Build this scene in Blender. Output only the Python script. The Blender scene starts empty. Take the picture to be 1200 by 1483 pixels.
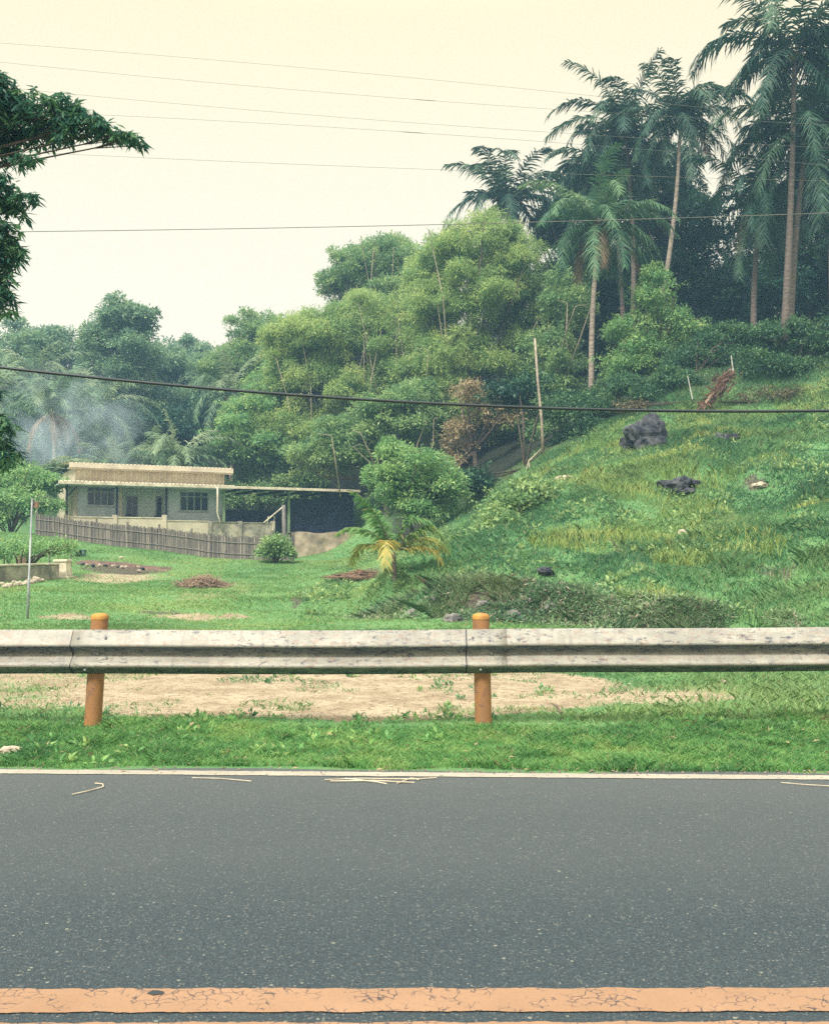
import bpy, math, random
import numpy as np
from mathutils import Vector, noise as mnoise

sc = bpy.context.scene
col = sc.collection
R = math.radians
rng = np.random.default_rng(11)
random.seed(11)

# ------------------------------------------------------------------ camera
F, HOR, CU, CV, CAMZ = 1454.0, 800.5, 600.0, 741.5, 1.4
PITCH = math.atan((HOR - CV) / F)
cd = bpy.data.cameras.new('camera')
cam = bpy.data.objects.new('camera', cd)
col.objects.link(cam)
cam.location = (0, 0, CAMZ)
cam.rotation_euler = (math.pi / 2 + PITCH, 0, 0)
cd.sensor_fit = 'VERTICAL'
cd.sensor_height = 24
cd.sensor_width = 24
cd.lens = 24 * F / 1483
cd.clip_end = 2000
sc.camera = cam

# ------------------------------------------------------------------ sky
SUN_EL, SUN_AZ = 50, 208          # azimuth clockwise from +Y: the light comes from behind left of the camera
w = bpy.data.worlds.new('World')
sc.world = w
w.use_nodes = True
nt = w.node_tree
nt.nodes.clear()
out = nt.nodes.new('ShaderNodeOutputWorld')
sky = nt.nodes.new('ShaderNodeTexSky')
sky.sky_type = 'NISHITA'
sky.sun_disc = False
sky.sun_elevation = R(SUN_EL)
sky.sun_rotation = R(SUN_AZ)
sky.dust_density = 4
bg1 = nt.nodes.new('ShaderNodeBackground')
bg1.inputs[1].default_value = 0.1
nt.links.new(sky.outputs[0], bg1.inputs[0])
tc = nt.nodes.new('ShaderNodeTexCoord')
sep = nt.nodes.new('ShaderNodeSeparateXYZ')
nt.links.new(tc.outputs['Generated'], sep.inputs[0])
# the overcast veil: brighter towards the zenith, as a clouded sky is
ramp = nt.nodes.new('ShaderNodeValToRGB')
cr = ramp.color_ramp
cr.elements[0].position = 0.0
cr.elements[0].color = (1.0, 0.885, 0.70, 1)
cr.elements[1].position = 0.5
cr.elements[1].color = (0.93, 0.79, 0.50, 1)
e = cr.elements.new(0.25)
e.color = (0.96, 0.86, 0.65, 1)
e = cr.elements.new(1.0)
e.color = (1, 1, 1, 1)
nt.links.new(sep.outputs['Z'], ramp.inputs[0])
st = nt.nodes.new('ShaderNodeMapRange')
st.inputs[1].default_value = 0.48
st.inputs[2].default_value = 1.0
st.inputs[3].default_value = 0.86
st.inputs[4].default_value = 2.2
nt.links.new(sep.outputs['Z'], st.inputs[0])
cn = nt.nodes.new('ShaderNodeTexNoise')
cn.inputs['Scale'].default_value = 1.6
cn.inputs['Detail'].default_value = 3
nt.links.new(tc.outputs['Generated'], cn.inputs['Vector'])
cm = nt.nodes.new('ShaderNodeMapRange')
cm.inputs[3].default_value = 0.96
cm.inputs[4].default_value = 1.04
nt.links.new(cn.outputs[0], cm.inputs[0])
mm = nt.nodes.new('ShaderNodeMath')
mm.operation = 'MULTIPLY'
nt.links.new(st.outputs[0], mm.inputs[0])
nt.links.new(cm.outputs[0], mm.inputs[1])
bg2 = nt.nodes.new('ShaderNodeBackground')
nt.links.new(ramp.outputs[0], bg2.inputs[0])
nt.links.new(mm.outputs[0], bg2.inputs[1])
mixw = nt.nodes.new('ShaderNodeMixShader')
mixw.inputs[0].default_value = 0.9
nt.links.new(bg1.outputs[0], mixw.inputs[1])
nt.links.new(bg2.outputs[0], mixw.inputs[2])
nt.links.new(mixw.outputs[0], out.inputs[0])

ld = bpy.data.lights.new('sun', 'SUN')
ld.energy = 3.6
ld.angle = R(12)
ld.color = (1.0, 0.95, 0.85)
sun = bpy.data.objects.new('sun', ld)
col.objects.link(sun)
sd = Vector((math.sin(R(SUN_AZ)) * math.cos(R(SUN_EL)), math.cos(R(SUN_AZ)) * math.cos(R(SUN_EL)), math.sin(R(SUN_EL))))
sun.rotation_euler = sd.to_track_quat('Z', 'Y').to_euler()
sun.location = (0, 0, 40)

vs = sc.view_settings
vs.view_transform = 'Standard'
vs.look = 'None'
vs.gamma = 1
vs.exposure = 0.6
vs.use_curve_mapping = False
sc.cycles.max_bounces = 5
sc.cycles.diffuse_bounces = 3
sc.cycles.glossy_bounces = 2
sc.cycles.transmission_bounces = 3
sc.cycles.transparent_max_bounces = 4
sc.cycles.volume_bounces = 1
sc.cycles.volume_step_rate = 2.0
sc.cycles.use_denoising = False

# ------------------------------------------------------------------ helpers
def P(u, v, Y):
    """world point at distance Y along the line of sight through photo pixel (u, v)"""
    x = (u - CU) / F
    y = (CV - v) / F
    yd = math.cos(PITCH) - math.sin(PITCH) * y
    zd = math.sin(PITCH) + math.cos(PITCH) * y
    return Vector((x / yd * Y, Y, CAMZ + zd / yd * Y))

def tag(o, label=None, cat=None, group=None, kind=None):
    if label: o['label'] = label
    if cat: o['category'] = cat
    if group: o['group'] = group
    if kind: o['kind'] = kind
    return o

def empty(name, loc, label, cat, group=None, rz=0):
    o = bpy.data.objects.new(name, None)
    o.empty_display_size = 0.2
    col.objects.link(o)
    o.location = loc
    o.rotation_euler = (0, 0, rz)
    return tag(o, label, cat, group)

class MB:
    def __init__(s): s.v, s.f = [], []
    def add(s, vs_, fs):
        b = len(s.v)
        s.v += [tuple(p) for p in vs_]
        s.f += [tuple(b + i for i in f) for f in fs]
        return s
    def box(s, x0, x1, y0, y1, z0, z1):
        return s.add([(x0,y0,z0),(x1,y0,z0),(x1,y1,z0),(x0,y1,z0),(x0,y0,z1),(x1,y0,z1),(x1,y1,z1),(x0,y1,z1)],
                     [(0,3,2,1),(4,5,6,7),(0,1,5,4),(1,2,6,5),(2,3,7,6),(3,0,4,7)])
    def tube(s, pts, r, n=8, cap=True):
        pts = [Vector(p) for p in pts]
        if not isinstance(r, (list, tuple)): r = [r] * len(pts)
        b = len(s.v)
        for i, p in enumerate(pts):
            t = (pts[min(i+1, len(pts)-1)] - pts[max(i-1, 0)]).normalized()
            a = t.cross(Vector((0.31, 0.2, 0.93)) if abs(t.z) < 0.9 else Vector((1, 0.1, 0))).normalized()
            c = t.cross(a)
            for k in range(n):
                q = 2 * math.pi * k / n
                s.v.append(tuple(p + (a * math.cos(q) + c * math.sin(q)) * r[i]))
        for i in range(len(pts)-1):
            for k in range(n):
                k2 = (k+1) % n
                s.f.append((b+i*n+k, b+i*n+k2, b+(i+1)*n+k2, b+(i+1)*n+k))
        if cap:
            s.f.append(tuple(b+k for k in range(n))[::-1])
            s.f.append(tuple(b+(len(pts)-1)*n+k for k in range(n)))
        return s
    def build(s, name, m, parent=None, smooth=False, bevel=0):
        me = bpy.data.meshes.new(name)
        me.from_pydata(s.v, [], s.f)
        me.materials.append(m)
        if smooth: me.shade_smooth()
        o = bpy.data.objects.new(name, me)
        col.objects.link(o)
        if parent: o.parent = parent
        if bevel:
            bm = o.modifiers.new('bevel', 'BEVEL')
            bm.width = bevel; bm.segments = 2; bm.limit_method = 'ANGLE'
        return o

def big_mesh(name, verts, faces_n, m, parent=None, face_attrs=None, smooth=False):
    """verts (N,3); every face uses the next faces_n vertices"""
    n = len(verts)
    nf = n // faces_n
    me = bpy.data.meshes.new(name)
    me.vertices.add(n)
    me.vertices.foreach_set('co', np.ascontiguousarray(verts, dtype=np.float32).ravel())
    me.loops.add(n)
    me.loops.foreach_set('vertex_index', np.arange(n, dtype=np.int32))
    me.polygons.add(nf)
    me.polygons.foreach_set('loop_start', np.arange(0, n, faces_n, dtype=np.int32))
    if face_attrs:
        for k, a in face_attrs.items():
            at = me.attributes.new(k, 'FLOAT', 'FACE')
            at.data.foreach_set('value', np.ascontiguousarray(a, dtype=np.float32))
    me.update(calc_edges=True)
    me.materials.append(m)
    o = bpy.data.objects.new(name, me)
    col.objects.link(o)
    if parent: o.parent = parent
    return o

# ------------------------------------------------------------------ materials
def mat(name):
    m = bpy.data.materials.new(name)
    m.use_nodes = True
    t = m.node_tree
    return m, t, t.nodes['Principled BSDF']

class N:
    """short node builder"""
    def __init__(s, t): s.t = t
    def new(s, ty, **k):
        n = s.t.nodes.new(ty)
        for a, b in k.items(): setattr(n, a, b)
        return n
    def link(s, a, b): s.t.links.new(a, b)
    def noise(s, scale, detail=4, rough=0.55, vec=None, dist=0):
        n = s.new('ShaderNodeTexNoise')
        n.inputs['Scale'].default_value = scale
        n.inputs['Detail'].default_value = detail
        n.inputs['Roughness'].default_value = rough
        n.inputs['Distortion'].default_value = dist
        if vec is not None: s.link(vec, n.inputs['Vector'])
        return n.outputs[0]
    def mr(s, val, a, b, c=0, d=1, smooth=False):
        n = s.new('ShaderNodeMapRange')
        if smooth: n.interpolation_type = 'SMOOTHSTEP'
        for i, q in zip((1, 2, 3, 4), (a, b, c, d)): n.inputs[i].default_value = q
        s.link(val, n.inputs[0])
        return n.outputs[0]
    def math(s, op, a, b=None):
        n = s.new('ShaderNodeMath', operation=op)
        for i, q in enumerate((a, b)):
            if q is None: continue
            if isinstance(q, (int, float)): n.inputs[i].default_value = q
            else: s.link(q, n.inputs[i])
        return n.outputs[0]
    def mix(s, f, a, b):
        n = s.new('ShaderNodeMix', data_type='RGBA')
        for i, q in zip((0, 6, 7), (f, a, b)):
            if isinstance(q, (int, float)): n.inputs[i].default_value = q
            elif isinstance(q, tuple): n.inputs[i].default_value = q + (1,)
            else: s.link(q, n.inputs[i])
        return n.outputs[2]
    def attr(s, name):
        n = s.new('ShaderNodeAttribute', attribute_name=name)
        return n.outputs['Fac']
    def coord(s, which='Object', scale=None):
        n = s.new('ShaderNodeTexCoord')
        o = n.outputs[which]
        if scale:
            mp = s.new('ShaderNodeMapping')
            mp.inputs['Scale'].default_value = scale
            s.link(o, mp.inputs[0])
            o = mp.outputs[0]
        return o
    def bump(s, h, bsdf, strength=0.3, dist=0.02):
        n = s.new('ShaderNodeBump')
        n.inputs['Strength'].default_value = strength
        n.inputs['Distance'].default_value = dist
        s.link(h, n.inputs['Height'])
        s.link(n.outputs[0], bsdf.inputs['Normal'])

def simple(name, c, c2=None, scale=5, rough=0.8, bump=0.2, metal=0, detail=5, sc3=None, bd=0.02):
    m, t, b = mat(name)
    n = N(t)
    v = n.coord('Object', sc3)
    h = n.noise(scale, detail, 0.6, v)
    n.link(n.mix(n.mr(h, 0.38, 0.62), c, c2 or tuple(q * 0.6 for q in c)), b.inputs['Base Color'])
    b.inputs['Roughness'].default_value = rough
    b.inputs['Metallic'].default_value = metal
    b.inputs['Specular IOR Level'].default_value = 0.3
    if bump: n.bump(h, b, bump, bd)
    return m

def leafmat(name, dark, mid, light, trans=0.3, dead=None, deadamt=0.0):
    """each leaf its own tint, each spray its own tint"""
    m, t, b = mat(name)
    n = N(t)
    hue, rnd = n.attr('hue'), n.attr('rnd')
    c = n.mix(n.mr(hue, 0.0, 0.55), dark, mid)
    c = n.mix(n.mr(hue, 0.5, 1.0), c, light)
    c2 = n.mix(n.mr(rnd, 0, 1, 0.0, 0.55), c, dark)
    c2 = n.mix(n.mr(rnd, 0.93, 1.0, 0, 0.7), c2, light)
    if dead:
        c2 = n.mix(n.mr(rnd, 1 - deadamt - 0.01, 1 - deadamt + 0.01), c2, dead)
    n.link(c2, b.inputs['Base Color'])
    b.inputs['Roughness'].default_value = 0.5
    b.inputs['Specular IOR Level'].default_value = 0.3
    tr = n.new('ShaderNodeBsdfTranslucent')
    n.link(c2, tr.inputs[0])
    mx = n.new('ShaderNodeMixShader')
    mx.inputs[0].default_value = trans
    n.link(b.outputs[0], mx.inputs[1]); n.link(tr.outputs[0], mx.inputs[2])
    n.link(mx.outputs[0], t.nodes['Material Output'].inputs[0])
    return m

L_bamboo = leafmat('bamboo_leaves', (0.12,0.27,0.10), (0.38,0.52,0.18), (0.66,0.70,0.24), 0.45)
L_mid = leafmat('broad_leaves', (0.10,0.22,0.11), (0.27,0.43,0.16), (0.50,0.60,0.22), 0.4)
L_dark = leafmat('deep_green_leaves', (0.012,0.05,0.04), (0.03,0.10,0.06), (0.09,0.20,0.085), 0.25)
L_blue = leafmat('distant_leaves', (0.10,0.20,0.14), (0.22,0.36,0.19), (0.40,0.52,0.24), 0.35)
L_thicket = leafmat('thicket_leaves', (0.035,0.10,0.055), (0.09,0.20,0.09), (0.20,0.33,0.12), 0.3)
L_bright = leafmat('fresh_leaves', (0.10,0.26,0.11), (0.26,0.46,0.17), (0.50,0.62,0.22), 0.4)
L_brown = leafmat('dry_leaves', (0.24,0.19,0.11), (0.42,0.33,0.19), (0.58,0.46,0.26), 0.35)
L_mango = leafmat('mango_leaves', (0.03,0.11,0.08), (0.07,0.20,0.11), (0.20,0.36,0.13), 0.35)
L_palm = leafmat('palm_fronds', (0.04,0.12,0.07), (0.09,0.21,0.10), (0.24,0.35,0.15), 0.25)
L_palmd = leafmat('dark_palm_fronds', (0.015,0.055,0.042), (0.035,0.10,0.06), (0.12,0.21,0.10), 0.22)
L_palmy = leafmat('yellowing_fronds', (0.14,0.30,0.10), (0.40,0.48,0.14), (0.72,0.50,0.14), 0.4)
L_palmdead = leafmat('dead_fronds', (0.22,0.14,0.09), (0.42,0.27,0.16), (0.55,0.40,0.25), 0.3)
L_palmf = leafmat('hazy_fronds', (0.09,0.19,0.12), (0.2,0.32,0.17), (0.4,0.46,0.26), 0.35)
G_verge = leafmat('verge_blades', (0.09,0.25,0.09), (0.24,0.50,0.16), (0.48,0.64,0.23), 0.45, (0.5,0.42,0.25), 0.04)
G_lawn = leafmat('lawn_blades', (0.14,0.30,0.11), (0.27,0.45,0.16), (0.45,0.56,0.21), 0.4, (0.45,0.38,0.2), 0.05)
G_hill = leafmat('hill_blades', (0.06,0.18,0.09), (0.18,0.37,0.15), (0.38,0.52,0.20), 0.4, (0.40,0.36,0.2), 0.05)
G_hillhi = leafmat('yellow_green_blades', (0.18,0.32,0.10), (0.36,0.46,0.13), (0.55,0.56,0.18), 0.4)
G_weed = leafmat('bank_weeds', (0.08,0.17,0.09), (0.22,0.35,0.17), (0.42,0.50,0.26), 0.35, (0.4,0.34,0.26), 0.10)

M_bark = simple('bark', (0.13,0.10,0.075), (0.05,0.04,0.035), 9, 0.95, 0.6)
M_palmbark = simple('palm_bark', (0.36,0.30,0.24), (0.19,0.15,0.13), 3, 0.9, 0.6, sc3=(1,1,5))
M_palmbarkd = simple('dark_palm_bark', (0.17,0.13,0.11), (0.08,0.065,0.06), 3, 0.9, 0.6, sc3=(1,1,5))
M_cream = simple('cream_paint', (0.58,0.51,0.39), (0.46,0.40,0.31), 1.5, 0.7, 0.05)
M_white = simple('weathered_white_paint', (0.68,0.62,0.48), (0.42,0.36,0.27), 2.5, 0.7, 0.05)
M_greywall = simple('grey_plaster', (0.55,0.60,0.62), (0.42,0.46,0.48), 1.2, 0.85, 0.05)
M_bluewall = simple('pale_blue_plaster', (0.72,0.80,0.74), (0.6,0.68,0.62), 0.8, 0.85, 0.03)
M_concrete = simple('bare_concrete', (0.42,0.38,0.29), (0.18,0.17,0.14), 2.2, 0.9, 0.2)
M_dark = simple('dark_frame', (0.012,0.016,0.035), (0.008,0.01,0.02), 4, 0.6, 0)
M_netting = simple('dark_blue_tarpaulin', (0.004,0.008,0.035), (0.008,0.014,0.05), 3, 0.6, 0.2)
M_trim = simple('pale_trim', (0.42,0.46,0.44), (0.3,0.33,0.32), 3, 0.6, 0)
M_green = simple('green_painted_steel', (0.22,0.33,0.17), (0.15,0.22,0.12), 3, 0.6, 0)
M_wood = simple('grey_weathered_wood', (0.22,0.20,0.18), (0.10,0.09,0.085), 6, 0.9, 0.3, sc3=(4,4,0.6))
M_stick = simple('pale_dead_wood', (0.42,0.35,0.27), (0.25,0.2,0.16), 6, 0.9, 0.3)
M_nut = simple('coconut_husk', (0.16,0.20,0.07), (0.2,0.14,0.07), 3, 0.7, 0)
M_straw = simple('straw', (0.55,0.50,0.38), (0.4,0.34,0.25), 9, 0.9, 0)
M_twig = simple('dry_twigs', (0.42,0.31,0.22), (0.2,0.14,0.11), 3, 0.95, 0)
M_cable = simple('black_cable', (0.02,0.03,0.035), (0.03,0.04,0.045), 4, 0.4, 0)
M_wire = simple('dull_wire', (0.17,0.17,0.15), (0.13,0.13,0.12), 4, 0.5, 0)
M_metal = simple('galvanised_pipe', (0.34,0.36,0.36), (0.2,0.22,0.23), 5, 0.5, 0.1, 0.3)
M_rock = simple('dark_limestone', (0.085,0.088,0.095), (0.015,0.018,0.03), 3.5, 0.95, 1.0, bd=0.1)
M_rockpale = simple('pale_stone', (0.5,0.44,0.33), (0.26,0.22,0.17), 4, 0.9, 0.5)
M_earth = simple('tan_earth', (0.30,0.25,0.17), (0.17,0.14,0.10), 1.6, 0.95, 0.7, bd=0.1)
M_soil = simple('brown_soil', (0.17,0.11,0.08), (0.08,0.055,0.045), 3, 0.95, 0.8, bd=0.08)
M_scrub = leafmat('dry_scrub', (0.09,0.09,0.05), (0.17,0.14,0.08), (0.26,0.2,0.12), 0.2)
M_redbrown = leafmat('red_brown_fronds', (0.10,0.055,0.045), (0.18,0.09,0.065), (0.26,0.14,0.09), 0.2)

def bamboo_mat():
    m, t, b = mat('weathered_bamboo')
    n = N(t)
    r = n.attr('rnd')
    v = n.coord('Object', (2, 2, 0.4))
    h = n.noise(5, 4, 0.6, v)
    c = n.mix(r, (0.10,0.09,0.09), (0.30,0.26,0.22))
    c = n.mix(n.mr(r, 0.9, 1.0), c, (0.42,0.38,0.31))
    c = n.mix(n.mr(h, 0.45, 0.7, 0, 0.6), c, (0.07,0.065,0.07))
    n.link(c, b.inputs['Base Color'])
    b.inputs['Roughness'].default_value = 0.9
    return m
M_bamboo = bamboo_mat()

def corrugated_mat():
    m, t, b = mat('corrugated_roof_sheet')
    n = N(t)
    h = n.noise(1.4, 5, 0.6, n.coord('Object', (1.2, 0.4, 1)))
    n.link(n.mix(n.mr(h, 0.35, 0.7), (0.66,0.60,0.46), (0.48,0.40,0.30)), b.inputs['Base Color'])
    b.inputs['Roughness'].default_value = 0.6
    return m
M_roof = corrugated_mat()

def glass_mat():
    m, t, b = mat('dark_window_glass')
    n = N(t)
    h = n.noise(2, 2, 0.5, n.coord())
    n.link(n.mix(h, (0.008,0.016,0.045), (0.02,0.035,0.07)), b.inputs['Base Color'])
    b.inputs['Roughness'].default_value = 0.15
    return m
M_glass = glass_mat()

def asphalt_mat():
    m, t, b = mat('asphalt')
    n = N(t)
    v = n.coord()
    big = n.noise(0.7, 5, 0.6, n.coord('Object', (0.35, 1.4, 1)))
    patch = n.noise(3.5, 5, 0.65, v)
    fine = n.noise(110, 2, 0.7, v)
    c = n.mix(n.mr(big, 0.38, 0.62), (0.031,0.055,0.065), (0.045,0.069,0.077))
    c = n.mix(n.mr(patch, 0.42, 0.62, 0, 0.4), c, (0.030,0.048,0.060))
    crs = n.noise(46, 4, 0.8, v)
    c = n.mix(n.mr(crs, 0.44, 0.52, 0, 0.65), c, (0.008,0.019,0.028))
    c = n.mix(n.mr(crs, 0.55, 0.62, 0, 0.65), c, (0.15,0.165,0.155))
    c = n.mix(n.mr(fine, 0.46, 0.58, 0, 0.7), c, (0.010,0.022,0.032))
    h = fine
    for sc_, lo, hi, cl, am in ((95, 0.55, 0.62, (0.10,0.125,0.13), 0.7), (70, 0.80, 0.86, (0.17,0.19,0.18), 0.7), (52, 0.965, 0.975, (0.24,0.255,0.21), 0.8)):
        vo = n.new('ShaderNodeTexVoronoi')
        vo.inputs['Scale'].default_value = sc_
        n.link(v, vo.inputs['Vector'])
        cs = n.new('ShaderNodeSeparateColor'); n.link(vo.outputs['Color'], cs.inputs[0])
        rad = n.math('MULTIPLY', cs.outputs[1], 0.26)
        fl = n.math('MULTIPLY', n.mr(n.math('SUBTRACT', vo.outputs['Distance'], rad), 0.12, 0.20, 1, 0), n.mr(cs.outputs[0], lo, hi))
        c = n.mix(n.math('MULTIPLY', fl, am), c, cl)
        h = n.math('ADD', h, n.math('MULTIPLY', fl, 0.6))
    # dust swept towards the edge of the lane
    sp = n.new('ShaderNodeSeparateXYZ'); n.link(v, sp.inputs[0])
    dust = n.math('MULTIPLY', n.mr(n.math('ADD', sp.outputs['Y'], n.mr(patch, 0, 1, -0.6, 0.6)), 3.8, 6.8), 0.42)
    c = n.mix(dust, c, (0.145,0.152,0.14))
    tr = n.mr(n.math('ABSOLUTE', n.math('SUBTRACT', sp.outputs['Y'], 4.6)), 0.1, 0.7, 0.14, 0)
    c = n.mix(tr, c, (0.09,0.10,0.10))
    n.link(c, b.inputs['Base Color'])
    b.inputs['Roughness'].default_value = 0.75
    n.bump(h, b, 1.0, 0.008)
    return m
M_asphalt = asphalt_mat()

def paint_mat(name, c0, c1, crack=True, wear=0.62):
    m, t, b = mat(name)
    n = N(t)
    v = n.coord()
    big = n.noise(3, 4, 0.6, v)
    fine = n.noise(90, 3, 0.7, v)
    c = n.mix(n.mr(big, 0.3, 0.7), c0, c1)
    if crack:
        wv = n.new('ShaderNodeVectorMath', operation='ADD')
        nn = n.new('ShaderNodeTexNoise'); nn.inputs['Scale'].default_value = 12
        n.link(v, nn.inputs['Vector'])
        sc_ = n.new('ShaderNodeVectorMath', operation='SCALE'); sc_.inputs['Scale'].default_value = 0.09
        n.link(nn.outputs[1], sc_.inputs[0]); n.link(v, wv.inputs[0]); n.link(sc_.outputs[0], wv.inputs[1])
        vo = n.new('ShaderNodeTexVoronoi', feature='DISTANCE_TO_EDGE')
        vo.inputs['Scale'].default_value = 27
        n.link(wv.outputs[0], vo.inputs['Vector'])
        ck = n.math('MULTIPLY', n.mr(vo.outputs['Distance'], 0.02, 0.06, 1, 0), n.mr(n.noise(7, 4, 0.7, v), 0.50, 0.56))
        c = n.mix(n.math('MULTIPLY', ck, 0.95), c, (0.05,0.04,0.045))
    c = n.mix(n.mr(n.noise(26, 5, 0.75, v), wear, wear + 0.04, 0, 0.9), c, (0.06,0.065,0.07))
    c = n.mix(n.mr(fine, 0.56, 0.64, 0, 0.35), c, (0.16,0.13,0.11))
    n.link(c, b.inputs['Base Color'])
    b.inputs['Roughness'].default_value = 0.75
    n.bump(fine, b, 0.4, 0.003)
    return m
M_yellow = paint_mat('faded_yellow_road_paint', (0.27,0.155,0.085), (0.32,0.19,0.11), True, 0.70)
M_linewhite = paint_mat('worn_white_road_paint', (0.38,0.355,0.285), (0.30,0.275,0.22), False, 0.60)

def rail_mat():
    m, t, b = mat('chipped_rail_paint')
    n = N(t)
    v = n.coord('Object', (1.0, 2.0, 3.0))
    st = n.noise(9.0, 5, 0.7, n.coord('Object', (2.5, 0.5, 0.5)))
    c = n.mix(n.mr(n.noise(2.4, 6, 0.7, v), 0.40, 0.60), (0.345,0.335,0.285), (0.25,0.245,0.21))
    c = n.mix(n.mr(st, 0.5, 0.66, 0, 0.5), c, (0.17,0.165,0.15))
    c = n.mix(n.mr(n.noise(12, 6, 0.85, v), 0.56, 0.60, 0, 0.4), c, (0.33,0.20,0.13))
    clus = n.mr(n.noise(1.6, 3, 0.6, n.coord('Object', (1, 3, 5))), 0.34, 0.56)
    chip = n.math('MULTIPLY', n.mr(n.noise(17, 6, 0.85, n.coord('Object', (0.7, 1.2, 1.8))), 0.55, 0.575), clus)
    c = n.mix(n.math('MULTIPLY', chip, 0.9), c, (0.045,0.05,0.075))
    rust = n.mr(n.noise(15, 6, 0.85, n.coord('Object', (0.8, 1.4, 1.9))), 0.555, 0.585)
    c = n.mix(n.math('MULTIPLY', rust, 0.45), c, (0.22,0.11,0.07))
    # painted shade: darkens the downward-facing slopes of the profile, broken up by noise
    g = n.attr('undershade')
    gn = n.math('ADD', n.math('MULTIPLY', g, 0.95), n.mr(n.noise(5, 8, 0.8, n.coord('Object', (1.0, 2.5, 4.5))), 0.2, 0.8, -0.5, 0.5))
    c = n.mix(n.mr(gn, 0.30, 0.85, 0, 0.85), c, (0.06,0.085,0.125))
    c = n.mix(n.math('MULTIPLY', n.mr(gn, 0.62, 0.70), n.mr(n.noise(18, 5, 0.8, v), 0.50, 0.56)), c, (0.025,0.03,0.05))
    n.link(c, b.inputs['Base Color'])
    b.inputs['Roughness'].default_value = 0.55
    n.bump(n.noise(30, 4, 0.7, v), b, 0.25, 0.004)
    return m
M_rail = rail_mat()

def post_mat():
    m, t, b = mat('rusty_orange_post_paint')
    n = N(t)
    v = n.coord('Object', (3, 3, 0.8))
    c = n.mix(n.mr(n.noise(4, 5, 0.65, v), 0.35, 0.65), (0.34,0.155,0.05), (0.25,0.13,0.065))
    c = n.mix(n.mr(n.noise(12, 6, 0.8, n.coord()), 0.54, 0.60, 0, 0.65), c, (0.14,0.08,0.07))
    n.link(c, b.inputs['Base Color'])
    b.inputs['Roughness'].default_value = 0.65
    n.bump(n.noise(30, 4, 0.7), b, 0.3, 0.004)
    return m
M_post = post_mat()
M_cap = simple('orange_post_cap', (0.46,0.24,0.05), (0.30,0.15,0.05), 12, 0.6, 0.3)

def ground_mat():
    m, t, b = mat('ground')
    n = N(t)
    v = n.coord()
    sand, dirt, dry, wood = n.attr('sand'), n.attr('dirt'), n.attr('dry'), n.attr('forest')
    big = n.noise(0.35, 5, 0.6, v); mid = n.noise(2.2, 6, 0.65, v); fine = n.noise(14, 5, 0.7, v); vf = n.noise(60, 3, 0.7, v)
    green = n.mix(n.mr(big, 0.35, 0.65), (0.10,0.23,0.09), (0.15,0.29,0.11))
    green = n.mix(n.mr(mid, 0.45, 0.75, 0, 0.7), green, (0.21,0.30,0.12))
    green = n.mix(n.mr(fine, 0.45, 0.7, 0, 0.5), green, (0.08,0.20,0.085))
    dryc = n.mix(n.mr(fine, 0.3, 0.7), (0.38,0.33,0.19), (0.22,0.25,0.11))
    c = n.mix(n.mr(n.math('ADD', dry, n.mr(mid, 0, 1, -0.5, 0.5)), 0.4, 0.7), green, dryc)
    sandc = n.mix(n.mr(mid, 0.42, 0.6), (0.46,0.38,0.265), (0.31,0.245,0.165))
    sandc = n.mix(n.mr(fine, 0.52, 0.62, 0, 0.85), sandc, (0.17,0.125,0.09))
    sandc = n.mix(n.mr(vf, 0.55, 0.63, 0, 0.5), sandc, (0.64,0.53,0.36))
    sn = n.math('ADD', sand, n.math('ADD', n.mr(mid, 0, 1, -0.5, 0.5), n.mr(fine, 0, 1, -0.35, 0.35)))
    c = n.mix(n.mr(sn, 0.42, 0.56), c, sandc)
    soil = n.mix(n.mr(fine, 0.35, 0.65), (0.14,0.115,0.085), (0.055,0.05,0.045))
    dn = n.math('ADD', dirt, n.math('ADD', n.mr(mid, 0, 1, -0.4, 0.4), n.mr(fine, 0, 1, -0.4, 0.4)))
    c = n.mix(n.mr(dn, 0.42, 0.6), c, soil)
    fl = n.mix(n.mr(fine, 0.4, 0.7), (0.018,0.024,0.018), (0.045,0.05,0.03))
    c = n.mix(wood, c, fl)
    n.link(c, b.inputs['Base Color'])
    b.inputs['Roughness'].default_value = 0.95
    b.inputs['Specular IOR Level'].default_value = 0.1
    n.bump(n.math('ADD', fine, n.math('MULTIPLY', vf, 0.4)), b, 0.8, 0.05)
    return m
M_ground = ground_mat()

# ------------------------------------------------------------------ the ground
def sstep(x, a, b):
    t = np.clip((x - a) / (b - a), 0, 1)
    return t * t * (3 - 2 * t)

def poly_sd(x, y, poly):
    """signed distance, positive inside"""
    x = np.asarray(x, float); y = np.asarray(y, float)
    d = np.full(x.shape, 1e9); inside = np.zeros(x.shape, bool)
    n = len(poly)
    for i in range(n):
        x0, y0 = poly[i]; x1, y1 = poly[(i + 1) % n]
        dx, dy = x1 - x0, y1 - y0
        t = np.clip(((x - x0) * dx + (y - y0) * dy) / (dx * dx + dy * dy), 0, 1)
        d = np.minimum(d, np.hypot(x - x0 - t * dx, y - y0 - t * dy))
        c = ((y0 > y) != (y1 > y)) & (x < (x1 - x0) * (y - y0) / (y1 - y0 + 1e-12) + x0)
        inside ^= c
    return np.where(inside, d, -d)

HILL = [(-0.7,31),(-1.3,26),(-0.9,22),(0.2,19.2),(2.2,18.3),(4.5,18.0),(6.5,17.2),(9,16.0),(14,15),(60,13),(60,60),(0.5,60),(0.4,38)]
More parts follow.
